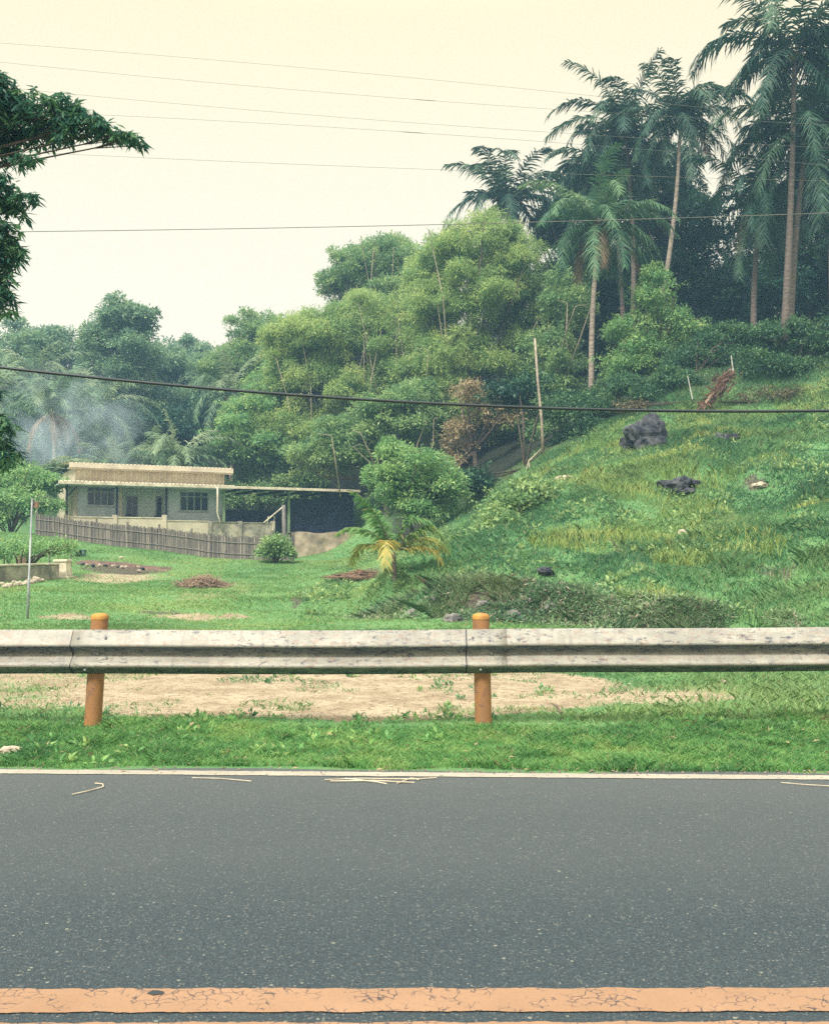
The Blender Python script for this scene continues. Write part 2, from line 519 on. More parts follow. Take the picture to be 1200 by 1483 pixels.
# house frame: front eave line
HO = Vector((-17.7, 50.0)); HA = math.atan2(7.3, 14.5)
EX = Vector((math.cos(HA), math.sin(HA))); EY = Vector((-math.sin(HA), math.cos(HA)))
def HP(s, d):
    q = HO + EX * s + EY * d
    return q.x, q.y
PLAT = [HP(-1.0, 0.6), HP(15.6, 0.5), HP(17, 3), HP(17, 14), HP(-1.5, 14)]

def vnoise(x, y, s, seed=0):
    """cheap smooth value noise"""
    x = np.asarray(x, float) / s + 100 + seed * 17.3; y = np.asarray(y, float) / s + 100 + seed * 9.1
    xi = np.floor(x).astype(int); yi = np.floor(y).astype(int)
    fx = x - xi; fy = y - yi
    fx = fx * fx * (3 - 2 * fx); fy = fy * fy * (3 - 2 * fy)
    def h(a, b):
        q = np.sin(a * 127.1 + b * 311.7 + seed * 74.7) * 43758.5453
        return q - np.floor(q)
    return (h(xi, yi) * (1 - fx) + h(xi + 1, yi) * fx) * (1 - fy) + (h(xi, yi + 1) * (1 - fx) + h(xi + 1, yi + 1) * fx) * fy

def bumps(x, y):
    sdh = poly_sd(x, y, HILL) + (vnoise(x, y, 1.3, 3) - 0.5) * 0.5
    near = 1 - sstep(np.asarray(y, float), 26, 34)
    near = near * (1 - sstep(np.asarray(x, float), 5.0, 8.0))
    b = 0.62 * sstep(sdh, -0.1, 0.75) * np.exp(-np.clip(sdh, 0, 50) / 5.0) * near
    return b

CP = []
def cp(u, v, Y):
    q = P(u, v, Y); CP.append((q.x, q.y, q.z))
for x in (-14, -7, -3, 0, 3, 7, 14):
    CP.append((x, 6.5, 0.0)); CP.append((x, 9, 0.0)); CP.append((x, 12.5, -0.03)); CP.append((x, 3, 0))
for x in (-30, 30, 60, -60): CP.append((x, 6, 0)); CP.append((x, 2, 0))
for a in [(0,912,18),(200,913,18),(400,913,18),(500,905,19),(300,862,27),(0,852,26),(-250,850,26),(440,862,27),(415,813,43.8),(230,795,46.5),(60,777,48.3),(100,781,47.8),
          (500,814,47),(440,813,51),(500,812,52.5),(460,814,47),(480,822,40),(480,835,34),(550,848,30),(-200,772,50),(0,774,49),
          (560,855,24),(640,862,21.5),(720,850,21),(800,855,21),(900,850,20.5),(1050,880,19),(1200,880,18.2),(1400,870,18),
          (640,815,25),(700,772,28),(800,720,33),(860,680,36),(900,643,39),(960,597,42),
          (780,800,24.5),(900,760,27),(1000,700,31),(1100,650,35),(1200,602,39),(1200,700,29),(1200,800,22.5),(1050,800,23.5),(1100,595,42),(1400,600,38),(1400,700,27),
          (680,760,36),(760,700,42),(860,600,50),(950,545,48),(1000,560,45),(1100,500,50),(1200,480,50),(1400,470,50),
          (540,760,50),(620,740,50),(200,735,66),(0,745,60),(-200,750,60),(400,740,66),(550,700,70),
          (300,650,90),(100,660,90),(-200,650,90),(600,620,80),(750,560,75),(1000,460,75),(1300,420,75),
          (40,600,130),(300,590,130),(600,500,130),(900,420,130),(1200,360,120),(-300,600,130)]:
    cp(*a)
# plateau under the house
for s, d in ((0, 2), (8, 2), (14, 2), (0, 10), (8, 10), (15, 10)):
    x, y = HP(s, d); CP.append((x, y, 2.45 if d > 5 else 1.6))
for x in (-200, -80, 80, 200): CP.append((x, 240, 34 if x > 0 else 24))
CP.append((-80, 60, 5)); CP.append((90, 60, 16)); CP.append((-200, 60, 8)); CP.append((200, 60, 22)); CP.append((60, 30, 6)); CP.append((-60, 30, 1))
CP = np.array(CP)
def tps_fit(pts, z, lam):
    n = len(pts)
    d = np.hypot(pts[:, None, 0] - pts[None, :, 0], pts[:, None, 1] - pts[None, :, 1])
    K = np.where(d > 0, d, 0)          # biharmonic-in-3D kernel: stays calm between points
    K = -K + lam * np.eye(n) * -1
    A = np.zeros((n + 3, n + 3)); A[:n, :n] = K
    Pm = np.c_[np.ones(n), pts]; A[:n, n:] = Pm; A[n:, :n] = Pm.T
    return np.linalg.solve(A, np.r_[z, 0, 0, 0])
_w = tps_fit(CP[:, :2], CP[:, 2] - bumps(CP[:, 0], CP[:, 1]), 0.6)
def ground(x, y):
    x = np.asarray(x, float); y = np.asarray(y, float)
    shp = x.shape
    xf, yf = x.ravel(), y.ravel()
    z = np.empty(len(xf))
    for i in range(0, len(xf), 20000):
        a, b = xf[i:i+20000], yf[i:i+20000]
        d = np.hypot(a[:, None] - CP[None, :, 0], b[:, None] - CP[None, :, 1])
        z[i:i+20000] = -d @ _w[:-3] + _w[-3] + _w[-2] * a + _w[-1] * b
    z = z + bumps(xf, yf)
    rough = sstep(yf, 13, 22)
    sdh = sstep(poly_sd(xf, yf, HILL), 0, 2)
    z += rough * ((vnoise(xf, yf, 3.1, 1) - 0.5) * (0.18 + 0.55 * sdh) + (vnoise(xf, yf, 1.1, 2) - 0.5) * (0.06 + 0.34 * sdh))
    z += (vnoise(xf, yf, 0.7, 5) - 0.5) * 0.05 * sstep(yf, 7, 9)
    sp = sstep(poly_sd(xf, yf, PLAT), -0.3, 0.15)
    z = z * (1 - sp) + 2.40 * sp
    z = z * sstep(yf, 6.3, 8.0) + (-0.004 - 0.0) * (1 - sstep(yf, 6.3, 8.0))
    return z.reshape(shp)
def gz(x, y): return float(ground(np.array([x]), np.array([y]))[0])
def hit(u, v, y0=7, y1=110):
    """where the line of sight through (u, v) meets the ground"""
    ys = np.linspace(y0, y1, 1400)
    a = P(u, v, 1.0); 
    xs = a.x * ys; zs = CAMZ + (a.z - CAMZ) * ys
    g = ground(xs, ys)
    k = np.argmax(g >= zs)
    if g[k] < zs[k]: k = len(ys) - 1
    return Vector((xs[k], ys[k], g[k]))

def axis(segs):
    o = []
    for a, b, st in segs: o += list(np.arange(a, b, st))
    o.append(segs[-1][1])
    return np.array(o)
gx = axis([(-160,-60,10),(-60,-24,1.5),(-24,-12,0.5),(-12,12,0.22),(12,24,0.5),(24,60,1.5),(60,160,10)])
gy = axis([(-40,6.0,4.6),(6.0,14,0.16),(14,34,0.25),(34,60,0.45),(60,100,1.6),(100,165,10)])
GX, GY = np.meshgrid(gx, gy)
GZ = ground(GX, GY)
GZ[GY < 6.05] = -0.012
nx, ny = len(gx), len(gy)
verts = np.c_[GX.ravel(), GY.ravel(), GZ.ravel()]
idx = np.arange(nx * ny).reshape(ny, nx)
quads = np.stack([idx[:-1, :-1], idx[:-1, 1:], idx[1:, 1:], idx[1:, :-1]], -1).reshape(-1, 4)
me = bpy.data.meshes.new('ground')
me.vertices.add(len(verts)); me.vertices.foreach_set('co', verts.astype(np.float32).ravel())
me.loops.add(quads.size); me.loops.foreach_set('vertex_index', quads.astype(np.int32).ravel())
me.polygons.add(len(quads)); me.polygons.foreach_set('loop_start', np.arange(0, quads.size, 4, dtype=np.int32))
me.update(calc_edges=True); me.shade_smooth()

def blob(x, y, cx, cy, rx, ry, soft=0.5):
    d = np.hypot((x - cx) / rx, (y - cy) / ry)
    return 1 - sstep(d, 1 - soft, 1 + soft)
def img_blob(x, y, u, v, du, dv, soft=0.5):
    """a patch of bare ground around the spot seen at (u, v)"""
    a = hit(u, v); b = hit(u, v - dv); c = hit(u, min(v + dv, 1100)); 
    ry = max(0.4, (b.y - c.y) / 2); rx = du / F * a.y
    return blob(x, y, a.x, (b.y + c.y) / 2, rx, ry, soft)
def masks(x, y):
    sand = blob(x, y, -0.7, 10.6, 3.1, 2.15, 0.22)
    sand = np.maximum(sand, blob(x, y, 2.1, 9.9, 1.2, 0.6, 0.5) * 0.7)
    sand = np.maximum(sand, blob(x, y, -4.5, 11.3, 3.0, 1.1, 0.5) * 0.62)
    sand = np.maximum(sand, blob(x, y, -3.6, 9.7, 2.4, 0.8, 0.5) * 0.55)
    for a in [(180,835,75,14),(270,893,60,8),(340,893,30,6),(100,893,50,6)]:
        sand = np.maximum(sand, img_blob(x, y, *a, 0.8) * 0.66)
    dirt = img_blob(x, y, 180, 826, 70, 8) * 0.7
    for a in [(520,835,40,10),(430,873,16,12),(690,862,40,6),(890,800,8,50),(1130,830,30,22),(985,700,30,8),(1090,702,22,7),(230,888,40,4)]:
        dirt = np.maximum(dirt, img_blob(x, y, *a) * 0.62)
    bank = poly_sd(x, y, HILL)
    dirt = np.maximum(dirt, (1 - sstep(np.abs(bank - 0.3), 0.3, 0.9)) * (y < 30) * (y > 14) * (1 - sstep(x, 4.5, 7)) * sstep(x, -0.8, 0.6) * 0.62)
    dry = np.zeros_like(x)
    for a in [(300,860,60,20),(950,790,70,30),(650,850,80,20),(1000,880,60,10)]:
        dry = np.maximum(dry, img_blob(x, y, *a) * 0.6)
    dry = np.maximum(dry, blob(x, y, 3.4, 10.2, 2.4, 0.9) * 0.6)
    sdh = poly_sd(x, y, HILL)
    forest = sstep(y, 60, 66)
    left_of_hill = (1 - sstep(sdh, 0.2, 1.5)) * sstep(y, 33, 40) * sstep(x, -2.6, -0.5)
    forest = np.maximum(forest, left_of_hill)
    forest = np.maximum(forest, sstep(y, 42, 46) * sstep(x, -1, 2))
    return sand, dirt, dry, forest
ms = masks(GX.ravel(), GY.ravel())
for k, a in zip(('sand', 'dirt', 'dry', 'forest'), ms):
    at = me.attributes.new(k, 'FLOAT', 'POINT')
    at.data.foreach_set('value', a.astype(np.float32))
me.materials.append(M_ground)
go = bpy.data.objects.new('ground', me); col.objects.link(go)
tag(go, kind='structure')

# ------------------------------------------------------------------ road and its paint
def edge_y(x):            # far edge line of the lane, slightly askew to the centre line
    return 6.40 - 0.034 * x
def strip(name, m, xs, ya, yb, z, th=0.0):
    if 'line' in name:
        xs = list(np.linspace(-45, -6, 60)) + list(np.linspace(-5.98, 5.98, 1500)) + list(np.linspace(6, 45, 60))
        fa, fb = ya, yb
        ya = lambda x: fa(x) + 0.010 * (mnoise.noise(Vector((x * 9, 1, z * 90))) + 0.5 * mnoise.noise(Vector((x * 45, 4, 0))))
        yb = lambda x: fb(x) + 0.010 * (mnoise.noise(Vector((x * 9, 7, z * 90))) + 0.5 * mnoise.noise(Vector((x * 45, 9, 0))))
    vs_ = []; fs = []
    for i, x in enumerate(xs):
        vs_ += [(x, ya(x), z), (x, yb(x), z)]
        if i: b = 2 * i; fs.append((b-2, b, b+1, b-1))
    mb = MB(); mb.add(vs_, fs)
    o = mb.build(name, m); tag(o, kind='structure')
    return o
xs = list(np.linspace(-45, 45, 181))
def jag(x): return 6.50 - 0.034 * x + 0.04 * math.sin(x * 7.1) * math.sin(x * 3.3 + 1) + 0.02 * math.sin(x * 23)
strip('road', M_asphalt, xs, lambda x: -12.0, jag, 0.004)
strip('edge_line', M_linewhite, xs, lambda x: edge_y(x) - 0.085, lambda x: edge_y(x) + 0.035, 0.008)
strip('centre_line', M_yellow, xs, lambda x: 3.108 + 0.003 * x, lambda x: 3.272 + 0.003 * x, 0.008)
strip('centre_line', M_yellow, xs, lambda x: 2.885 + 0.006 * x, lambda x: 3.040 + 0.004 * x, 0.008)

# stains on the centre line
def splat(name, c, rx, ry, z, m, label, cat, n=18, seed=0):
    rr = random.Random(seed); pts = []
    for k in range(n):
        a = 2 * math.pi * k / n; q = 0.7 + 0.5 * rr.random()
        pts.append((c[0] + math.cos(a) * rx * q, c[1] + math.sin(a) * ry * q, z))
    mb = MB(); mb.add(pts, [tuple(range(n))])
    o = mb.build(name, m); tag(o, label, cat)
    return o
p = P(218, 1443, 3.17)
splat('tar_spot', (p.x, 3.235), 0.024, 0.018, 0.0105, M_cable, 'small dark tar spot on the yellow line', 'tar spot')

# ------------------------------------------------------------------ guardrail
GYD = 8.17
gr = empty('guardrail', (0, GYD, 0), 'weathered steel guardrail with chipped cream paint on orange posts', 'guardrail')
PROF = [(0.000,0.000),(0.006,0.006),(0.014,0.000),(0.036,-0.034),(0.066,-0.082),(0.082,-0.104),(0.086,-0.118),(0.078,-0.130),(0.048,-0.156),(0.022,-0.180),(0.012,-0.192),(0.016,-0.206),
        (0.040,-0.228),(0.070,-0.252),(0.083,-0.266),(0.086,-0.280),(0.078,-0.292),(0.046,-0.314),(0.018,-0.334),(0.008,-0.344),(0.000,-0.350)]
PROF = [(d * 1.05, z * 0.99) for d, z in PROF]
UNDERSHADE = [0.1,0,0,0,0,0.05,0.35,0.8,0.75,0.6,0.48,0.36,0.10,0,0,0.1,0.5,0.75,0.75,0.8,0.8]  # shade painted per profile point, strongest below each crest
def beam_mesh(x0, x1, off, ztop):
    n = max(2, int((x1 - x0) / 0.12)); vs_ = []; g = []
    rr = random.Random(int(x0 * 10))
    for i in range(n + 1):
        x = x0 + (x1 - x0) * i / n
        dent = 0.004 * math.sin(x * 2.1) + 0.003 * math.sin(x * 5.3 + 1)
        for k, (d, z) in enumerate(PROF):
            vs_.append((x, -d - off + dent, ztop(x) + z + 0.003 * math.sin(x * 1.7))); g.append(UNDERSHADE[k])
    m = len(PROF); fs = []
    for i in range(n):
        for k in range(m - 1):
            a = i * m + k
            fs.append((a, a + 1, a + m + 1, a + m))
    return vs_, fs, g
def ztop(x): return 0.775 + (0.0075 * max(0, x) if x > 0 else 0.0)
joints = [-8.8, -5.82, -2.73, 0.415, 3.50, 6.6, 9.7]
for i in range(len(joints) - 1):
    v_, f_, g_ = beam_mesh(joints[i] - 0.0, joints[i + 1] + 0.32, 0.068 + (0.0 if i % 2 else 0.005), ztop)
    mb = MB(); mb.add(v_, f_)
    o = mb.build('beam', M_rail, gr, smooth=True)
    at = o.data.attributes.new('undershade', 'FLOAT', 'POINT'); at.data.foreach_set('value', np.array(g_, dtype=np.float32))
    so = o.modifiers.new('thick', 'SOLIDIFY'); so.thickness = 0.004
    jx = joints[i]
    sm = MB(); sv = [(jx + dx_, -d - 0.0775 + 0.003, ztop(jx) + z) for dx_ in (-0.006, 0.002) for (d, z) in PROF]; m_ = len(PROF)
    sm.add(sv, [(k, k + 1, k + 1 + m_, k + m_) for k in range(m_ - 1)]); sm.build('lap_edge', M_dark, o)
    for bx, bz in ((0.05, -0.055), (0.27, -0.055), (0.11, -0.305), (0.27, -0.22), (0.20, -0.182)):
        # nearest depth of the profile at that height
        dd = np.interp(-bz, [-z for d, z in PROF], [d for d, z in PROF])
        b = MB(); yb = -dd - 0.068 - 0.007
        b.tube([(jx + bx, yb + 0.008, ztop(jx) + bz), (jx + bx, yb - 0.010, ztop(jx) + bz + 0.002)], [0.013, 0.009], 8)
        b.build('bolt', M_metal, o)
for k, px in enumerate((-8.80 + 0.15, -5.67, -2.575, 0.548, 3.66, 6.75, 9.85)):
    lean = {2: 0.03, 3: -0.012}.get(k, 0.01)
    b = MB(); pr = 0.068
    b.tube([(px - lean, 0, -0.3), (px - lean*0.7, 0, 0), (px, 0, 0.40), (px + lean * 0.9, 0, 0.868)], pr, 24)
    po = b.build('post', M_post, gr, smooth=False)
    po.data.shade_smooth()
    b = MB(); tx = px + lean * 0.9
    b.tube([(tx, 0, 0.862), (tx, 0, 0.885), (tx, 0, 0.900), (tx, 0, 0.909), (tx, 0, 0.913)], [pr * 1.04, pr * 1.04, pr * 0.92, pr * 0.62, 0.01], 24)
    c_ = b.build('cap', M_cap, po, smooth=True)
    for pr_ in (po, c_):
        ms_ = pr_.modifiers.new('edge', 'EDGE_SPLIT'); ms_.split_angle = R(40)

# ------------------------------------------------------------------ grass blades (stuff)
def blades(name, pts, h, wd, lean, m, hue, label=None, seg2=True):
    n = len(pts)
    az = rng.uniform(0, 2 * np.pi, n); az2 = rng.uniform(0, 2 * np.pi, n)
    hh = h * rng.uniform(0.45, 1.25, n)
    ww = wd * rng.uniform(0.6, 1.3, n)
    side = np.c_[np.cos(az), np.sin(az), np.zeros(n)] * ww[:, None] / 2
    ld = np.c_[np.cos(az2), np.sin(az2), np.zeros(n)] * (hh * lean * rng.uniform(0.2, 1.3, n))[:, None]
    up = np.c_[np.zeros(n), np.zeros(n), hh]
    midp = pts + up * 0.6 + ld * 0.3
    tip = pts + up * (0.95) + ld
    V = np.stack([pts - side, pts + side, midp + side * 0.8, tip, midp - side * 0.8], 1).reshape(-1, 3)
    o = big_mesh(name, V, 5, m, None, {'hue': hue, 'rnd': rng.uniform(0, 1, n)})
    tag(o, label, None, None, 'stuff')
    return o

def scatter(n, x0, x1, y0, y1, keep):
    x = rng.uniform(x0, x1, n); y = rng.uniform(y0, y1, n)
    k = rng.uniform(0, 1, n) < keep(x, y)
    return x[k], y[k]
# roadside verge: dense, lush
def keep_verge(x, y):
    e = 6.56 - 0.034 * x + 0.07 * (vnoise(x, y, 0.5, 8) - 0.5) * 2
    far = 8.12 + 0.35 * (vnoise(x, y, 1.2, 9) - 0.5) * 2 + 0.05 * np.abs(x)
    k = sstep(y, e, e + 0.06) * (1 - sstep(y, far - 0.35, far + 0.35))
    return k * (0.35 + 0.65 * vnoise(x, y, 0.28, 10))
x, y = scatter(970000, -8.5, 8.5, 6.4, 9.0, keep_verge)
hue = np.clip(0.05 + 0.6 * vnoise(x, y, 0.9, 21) + 0.7 * (vnoise(x, y, 0.13, 22) - 0.4), 0, 1)
pts = np.c_[x, y, ground(x, y) - 0.01]
tall = 0.03 + 0.065 * vnoise(x, y, 0.45, 23) ** 1.5 + 0.01 * sstep(y, 7.3, 8)
tall = tall * 0.85 + 0.03 * sstep(vnoise(x, y, 0.33, 27), 0.66, 0.85)
blades('grass', pts, tall, 0.0065, 1.2, G_verge, hue, 'lush green roadside grass growing along the white edge line')
# thin grass on and around the sand, fuller to the right
def keep_mid(x, y):
    s, d, dr, f = masks(x, y)
    k = (1 - np.clip(s * 1.15, 0, 1)) ** 1.3
    k = np.maximum(k, (0.22 + 0.35 * (1 - sstep(y, 8.6, 9.6))) * (vnoise(x, y, 0.45, 31) > 0.6))
    return k * (0.25 + 0.75 * vnoise(x, y, 0.5, 30)) * sstep(y, 8.0, 8.6)
x, y = scatter(620000, -12, 12.5, 8.0, 17.5, keep_mid)
hue = np.clip(0.2 + 0.8 * vnoise(x, y, 1.3, 32), 0, 1)
pts = np.c_[x, y, ground(x, y) - 0.01]
blades('grass', pts, 0.03 + 0.07 * vnoise(x, y, 0.9, 33) * (0.4 + 0.6 * sstep(x, 0, 4)), 0.009, 1.3, G_hill, hue, 'sparse grass around the bare sandy patch behind the guardrail')
# lawn of the yard
def keep_lawn(x, y):
    s, d, dr, f = masks(x, y)
    sdh = poly_sd(x, y, HILL)
    pl = poly_sd(x, y, PLAT)
    inview = np.abs(x) < 0.45 * y + 2
    return (1 - np.clip(np.maximum(s, d) * 1.25, 0, 1)) * (1 - f) * (sdh < 0.2) * (pl < -0.3) * inview * (0.3 + 0.7 * vnoise(x, y, 0.8, 40))
x, y = scatter(600000, -24, 3, 16, 52, keep_lawn)
hue = np.clip(0.1 + 0.9 * vnoise(x, y, 2.6, 41) + 0.3 * (vnoise(x, y, 0.5, 42) - 0.5), 0, 1)
pts = np.c_[x, y, ground(x, y) - 0.01]
blades('grass', pts, 0.03 + 0.06 * vnoise(x, y, 1.1, 43), 0.02, 1.6, G_lawn, hue, 'short lawn grass of the yard in front of the fence')
# hillside: long grass in tufts
def keep_hill(x, y):
    s, d, dr, f = masks(x, y)
    sdh = poly_sd(x, y, HILL)
    inview = np.abs(x) < 0.46 * y + 4
    return (1 - np.clip(d * 1.2, 0, 1)) * (1 - 0.6 * f) * (sdh > 0.1) * inview * (0.15 + 0.85 * vnoise(x, y, 0.7, 50))
x, y = scatter(1500000, -2, 25, 15, 48, keep_hill)
tuft = vnoise(x, y, 1.5, 51); tf2 = vnoise(x, y, 0.5, 54)
hue = np.clip(0.9 * vnoise(x, y, 3.0, 52) + 0.35 * (tf2 - 0.5) + 0.08, 0, 1)
pts = np.c_[x, y, ground(x, y) - 0.02]
hgt = (0.11 + 0.36 * tuft ** 2 * (0.35 + 0.65 * sstep(x, 3, 9))) * (0.5 + 0.9 * tf2)
blades('grass', pts, hgt * 0.85, 0.018, 1.0, G_hill, hue, 'long tufted grass covering the hillside behind the guardrail')
# yellow-green rank grass in patches
def keep_hi(x, y):
    return ((vnoise(x, y, 1.6, 60) > 0.62) & (poly_sd(x, y, HILL) > 0.8) & (x > 3)) * (np.abs(x) < 0.46 * y + 1.5) * 0.32
x, y = scatter(260000, 3, 22, 16, 44, keep_hi)
pts = np.c_[x, y, ground(x, y) - 0.02]
blades('grass', pts, 0.15 + 0.28 * vnoise(x, y, 0.7, 61), 0.018, 0.7, G_hillhi, np.clip(vnoise(x, y, 0.8, 62) * 1.1, 0, 1), 'taller yellow green grass clumps high on the slope')

# ------------------------------------------------------------------ foliage
def unit(a): return a / np.maximum(np.linalg.norm(a, axis=-1, keepdims=True), 1e-9)
def leaves(c, axisdir, nrm, L, W):
    d = unit(axisdir)
    s = unit(np.cross(d, nrm))
    n2 = np.cross(s, d)
    L = L[:, None]; W = W[:, None]
    fold = n2 * W * 0.25
    return np.stack([c, c + d * L * 0.45 + s * W / 2 + fold, c + d * L, c + d * L * 0.45 - s * W / 2 + fold], 1).reshape(-1, 3)

def crown_arrays(ells, leaf=0.3, aspect=0.4, dens=1.0, droop=0.3, clump=0.22, spray=0.0, hollow=0.55, flat=1.0):
    """ells: list of (centre xyz, radii xyz). Leaf clumps spread through each ellipsoid's outer half."""
    VV, HU, RN = [], [], []
    full = []
    for (c, r) in ells:
        c = np.array(c, float); r = np.array(r, float)
        full.append((c, r * 0.86))
        for _ in range(5):
            d0 = unit(rng.normal(size=3)); d0[2] = d0[2] * 0.9 + 0.1
            full.append((c + d0 * r * rng.uniform(0.75, 1.0), r * rng.uniform(0.22, 0.42) * np.array([1.1, 1, 0.75])))
    for (c, r) in full:
        c = np.array(c, float); r = np.array(r, float)
        area = 4 * np.pi * ((r[0]*r[1])**1.6/3 + (r[0]*r[2])**1.6/3 + (r[1]*r[2])**1.6/3) ** (1/1.6)
        rm = float(np.mean(r)); cr_ = clump * rm * 0.8 + 0.24
        nk = int(max(6, 1.1 * area / (np.pi * cr_ ** 2) * 1.05))
        d = unit(rng.normal(size=(nk, 3)))
        rad = rng.uniform(hollow, 1.02, nk) ** 0.7
        lump = 0.70 + 0.5 * rng.random(nk)
        cc = c + d * r * (rad * lump)[:, None]
        size = cr_ * rng.uniform(0.4, 1.5, nk)
        per = (dens * 3.1 * size ** 2 * np.pi / (leaf * leaf * aspect)).astype(int) + 4
        tot = int(per.sum())
        ki = np.repeat(np.arange(nk), per)
        dd = unit(rng.normal(size=(tot, 3)))
        dd[:, 2] = np.where(dd[:, 2] < -0.35, -dd[:, 2] * 0.6, dd[:, 2])
        rr = rng.uniform(0.45, 1.0, tot) ** 0.5
        out_ = rng.random(tot) < 0.08
        rr = np.where(out_, rr * rng.uniform(1.1, 1.5, tot), rr)
        off = dd * (size[ki] * rr)[:, None]; off[:, 2] *= 0.85 * flat
        pos = cc[ki] + off
        ax = dd * 0.8 + rng.normal(size=(tot, 3)) * 0.5
        ax[:, 2] -= droop
        if spray:
            pos[:, 2] -= spray * rng.random(tot) * size[ki]
        nr = np.array([0, 0, 1.0]) + rng.normal(size=(tot, 3)) * 0.55 + dd * 0.4
        L = leaf * rng.uniform(0.6, 1.3, tot)
        VV.append(leaves(pos, ax, nr, L, L * aspect))
        kh = rng.random(nk)
        HU.append(np.clip(kh[ki] * 0.62 + 0.3 * (rng.random(tot) - 0.5) + 0.2, 0, 1))
        RN.append(rng.random(tot))
        # loose twigs that arch out of the crown
        nw = int(area * (0.9 if spray else 0.5)); ks = 22
        dw = unit(rng.normal(size=(nw, 3))); dw[:, 2] = np.abs(dw[:, 2]) * 0.9 - 0.15
        st_ = c + dw * r * 0.9
        Lw = (0.38 * rm + 0.45) * rng.uniform(0.4, 1.3, nw)
        hd = unit(dw * np.array([1, 1, 0.8]) + np.array([0, 0, 0.45]) + rng.normal(size=(nw, 3)) * 0.25)
        tt = np.linspace(0.05, 1, ks)
        pw_ = st_[:, None] + hd[:, None] * (Lw[:, None] * tt)[..., None]
        pw_[..., 2] -= (Lw[:, None] * tt ** 2.2) * (0.35 + 0.5 * spray)
        pw_ = pw_.reshape(-1, 3) + rng.normal(size=(nw * ks, 3)) * leaf * 0.25
        axw = np.repeat(hd, ks, 0) + rng.normal(size=(nw * ks, 3)) * 0.7; axw[:, 2] -= droop + 0.3
        Lf = leaf * 0.8 * rng.uniform(0.5, 1.2, nw * ks)
        VV.append(leaves(pw_, axw, np.array([0, 0, 1.0]) + rng.normal(size=(nw * ks, 3)) * 0.6, Lf, Lf * aspect))
        HU.append(np.clip(np.repeat(rng.random(nw), ks) * 0.5 + 0.45, 0, 1)); RN.append(rng.random(nw * ks))
    return np.concatenate(VV), np.concatenate(HU), np.concatenate(RN)

def limbs(base, ells, r0, seed=0, k=5):
    rr = random.Random(seed)
    mb = MB(); base = Vector(base)
    tops = [Vector(c) for c, r in ells]
    cen = sum(tops, Vector()) / len(tops)
    fork = base.lerp(cen, 0.45) + Vector((rr.uniform(-.3, .3), rr.uniform(-.3, .3), 0))
    fork.z = base.z + (cen.z - base.z) * 0.45
    mb.tube([base - Vector((0, 0, 0.5)), base + Vector((0, 0, 0.2)), base.lerp(fork, 0.5) + Vector((rr.uniform(-.15, .15), 0, 0)), fork], [r0 * 1.3, r0 * 1.1, r0 * 0.85, r0 * 0.7], 9)
    for (c, r) in ells:
        c = Vector(c)
        for j in range(k):
            a = rr.uniform(0, 6.28)
            t = c + Vector((math.cos(a) * r[0], math.sin(a) * r[1], rr.uniform(-0.1, 0.9) * r[2])) * rr.uniform(0.5, 1.0)
            mid = fork.lerp(t, 0.5) + Vector((0, 0, -0.08 * (t - fork).length)) + Vector((rr.uniform(-.3, .3), rr.uniform(-.3, .3), 0))
            mb.tube([fork, mid, t], [r0 * 0.5, r0 * 0.28, r0 * 0.07], 6)
    return mb

def culms(ells, n, seed):
    rr = random.Random(seed + 900); mb = MB()
    for i in range(n):
        c, r = ells[rr.randrange(len(ells))]
        t = Vector(c) + Vector((rr.uniform(-.8, .8) * r[0], -r[1] * rr.uniform(0.85, 1.0), rr.uniform(-.5, .45) * r[2]))
        b = Vector((rr.uniform(-1, 1) + t.x * 0.55, rr.uniform(-.8, .3) - r[1] * 0.4, t.z * 0.25))
        m_ = b.lerp(t, 0.55) + Vector((rr.uniform(-.3, .3), -0.4, 0.5))
        e_ = t + Vector((rr.uniform(-.8, .8), -0.1, 0.1))
        mb.tube([b, m_, t, e_], [0.045, 0.035, 0.024, 0.010], 5)
    return mb

TREES = []
def tree(name, label, cat, foot, ells_uv, m, leaf=0.3, aspect=0.4, dens=1.0, droop=0.3, clump=0.22, spray=0, r0=0.18, group=None, trunk=True, bark=None, hollow=0.55):
    """foot: (u, Y) or (u, Y, z); ells_uv: (u, v, dY, ru px, rv px, rdepth m) each at distance foot Y + dY"""
    Yb = foot[1]
    bx = (foot[0] - CU) / F * Yb
    bz = gz(bx, Yb) if len(foot) < 3 else foot[2]
    root = empty(name, (bx, Yb, bz), label, cat, group)
    o = Vector((bx, Yb, bz))
    ells = []
    for (u, v, dY, ru, rv, rd) in ells_uv:
        q = P(u, v, Yb + dY)
        s = (Yb + dY) / F
        ells.append((tuple(q - o), (ru * s, rd, rv * s)))
    V, H_, Rn = crown_arrays(ells, leaf, aspect, dens, droop, clump, spray, hollow)
    big_mesh('crown' if trunk else 'foliage', V, 4, m, root, {'hue': H_, 'rnd': Rn})
    if trunk:
        limbs((0, 0, 0), ells, r0, len(TREES)).build('trunk', bark or M_bark, root, smooth=True)
        if m in (L_bamboo, L_mid) and group == GM:
            culms(ells, 5, len(TREES)).build('bare_stems', M_stick, root, smooth=True)
    else:
        mb = MB(); rr = random.Random(len(TREES))
        for (c, r) in ells:
            for j in range(5):
                a = rr.uniform(0, 6.28)
                t = Vector(c) + Vector((math.cos(a) * r[0] * 0.7, math.sin(a) * r[1] * 0.7, r[2] * rr.uniform(0, 0.7)))
                mb.tube([(0, 0, -0.1), (t.x * 0.4, t.y * 0.4, t.z * 0.6), tuple(t)], [0.04, 0.03, 0.01], 5)
        mb.build('stem', M_bark, root, smooth=True)
    TREES.append(root)
    return root

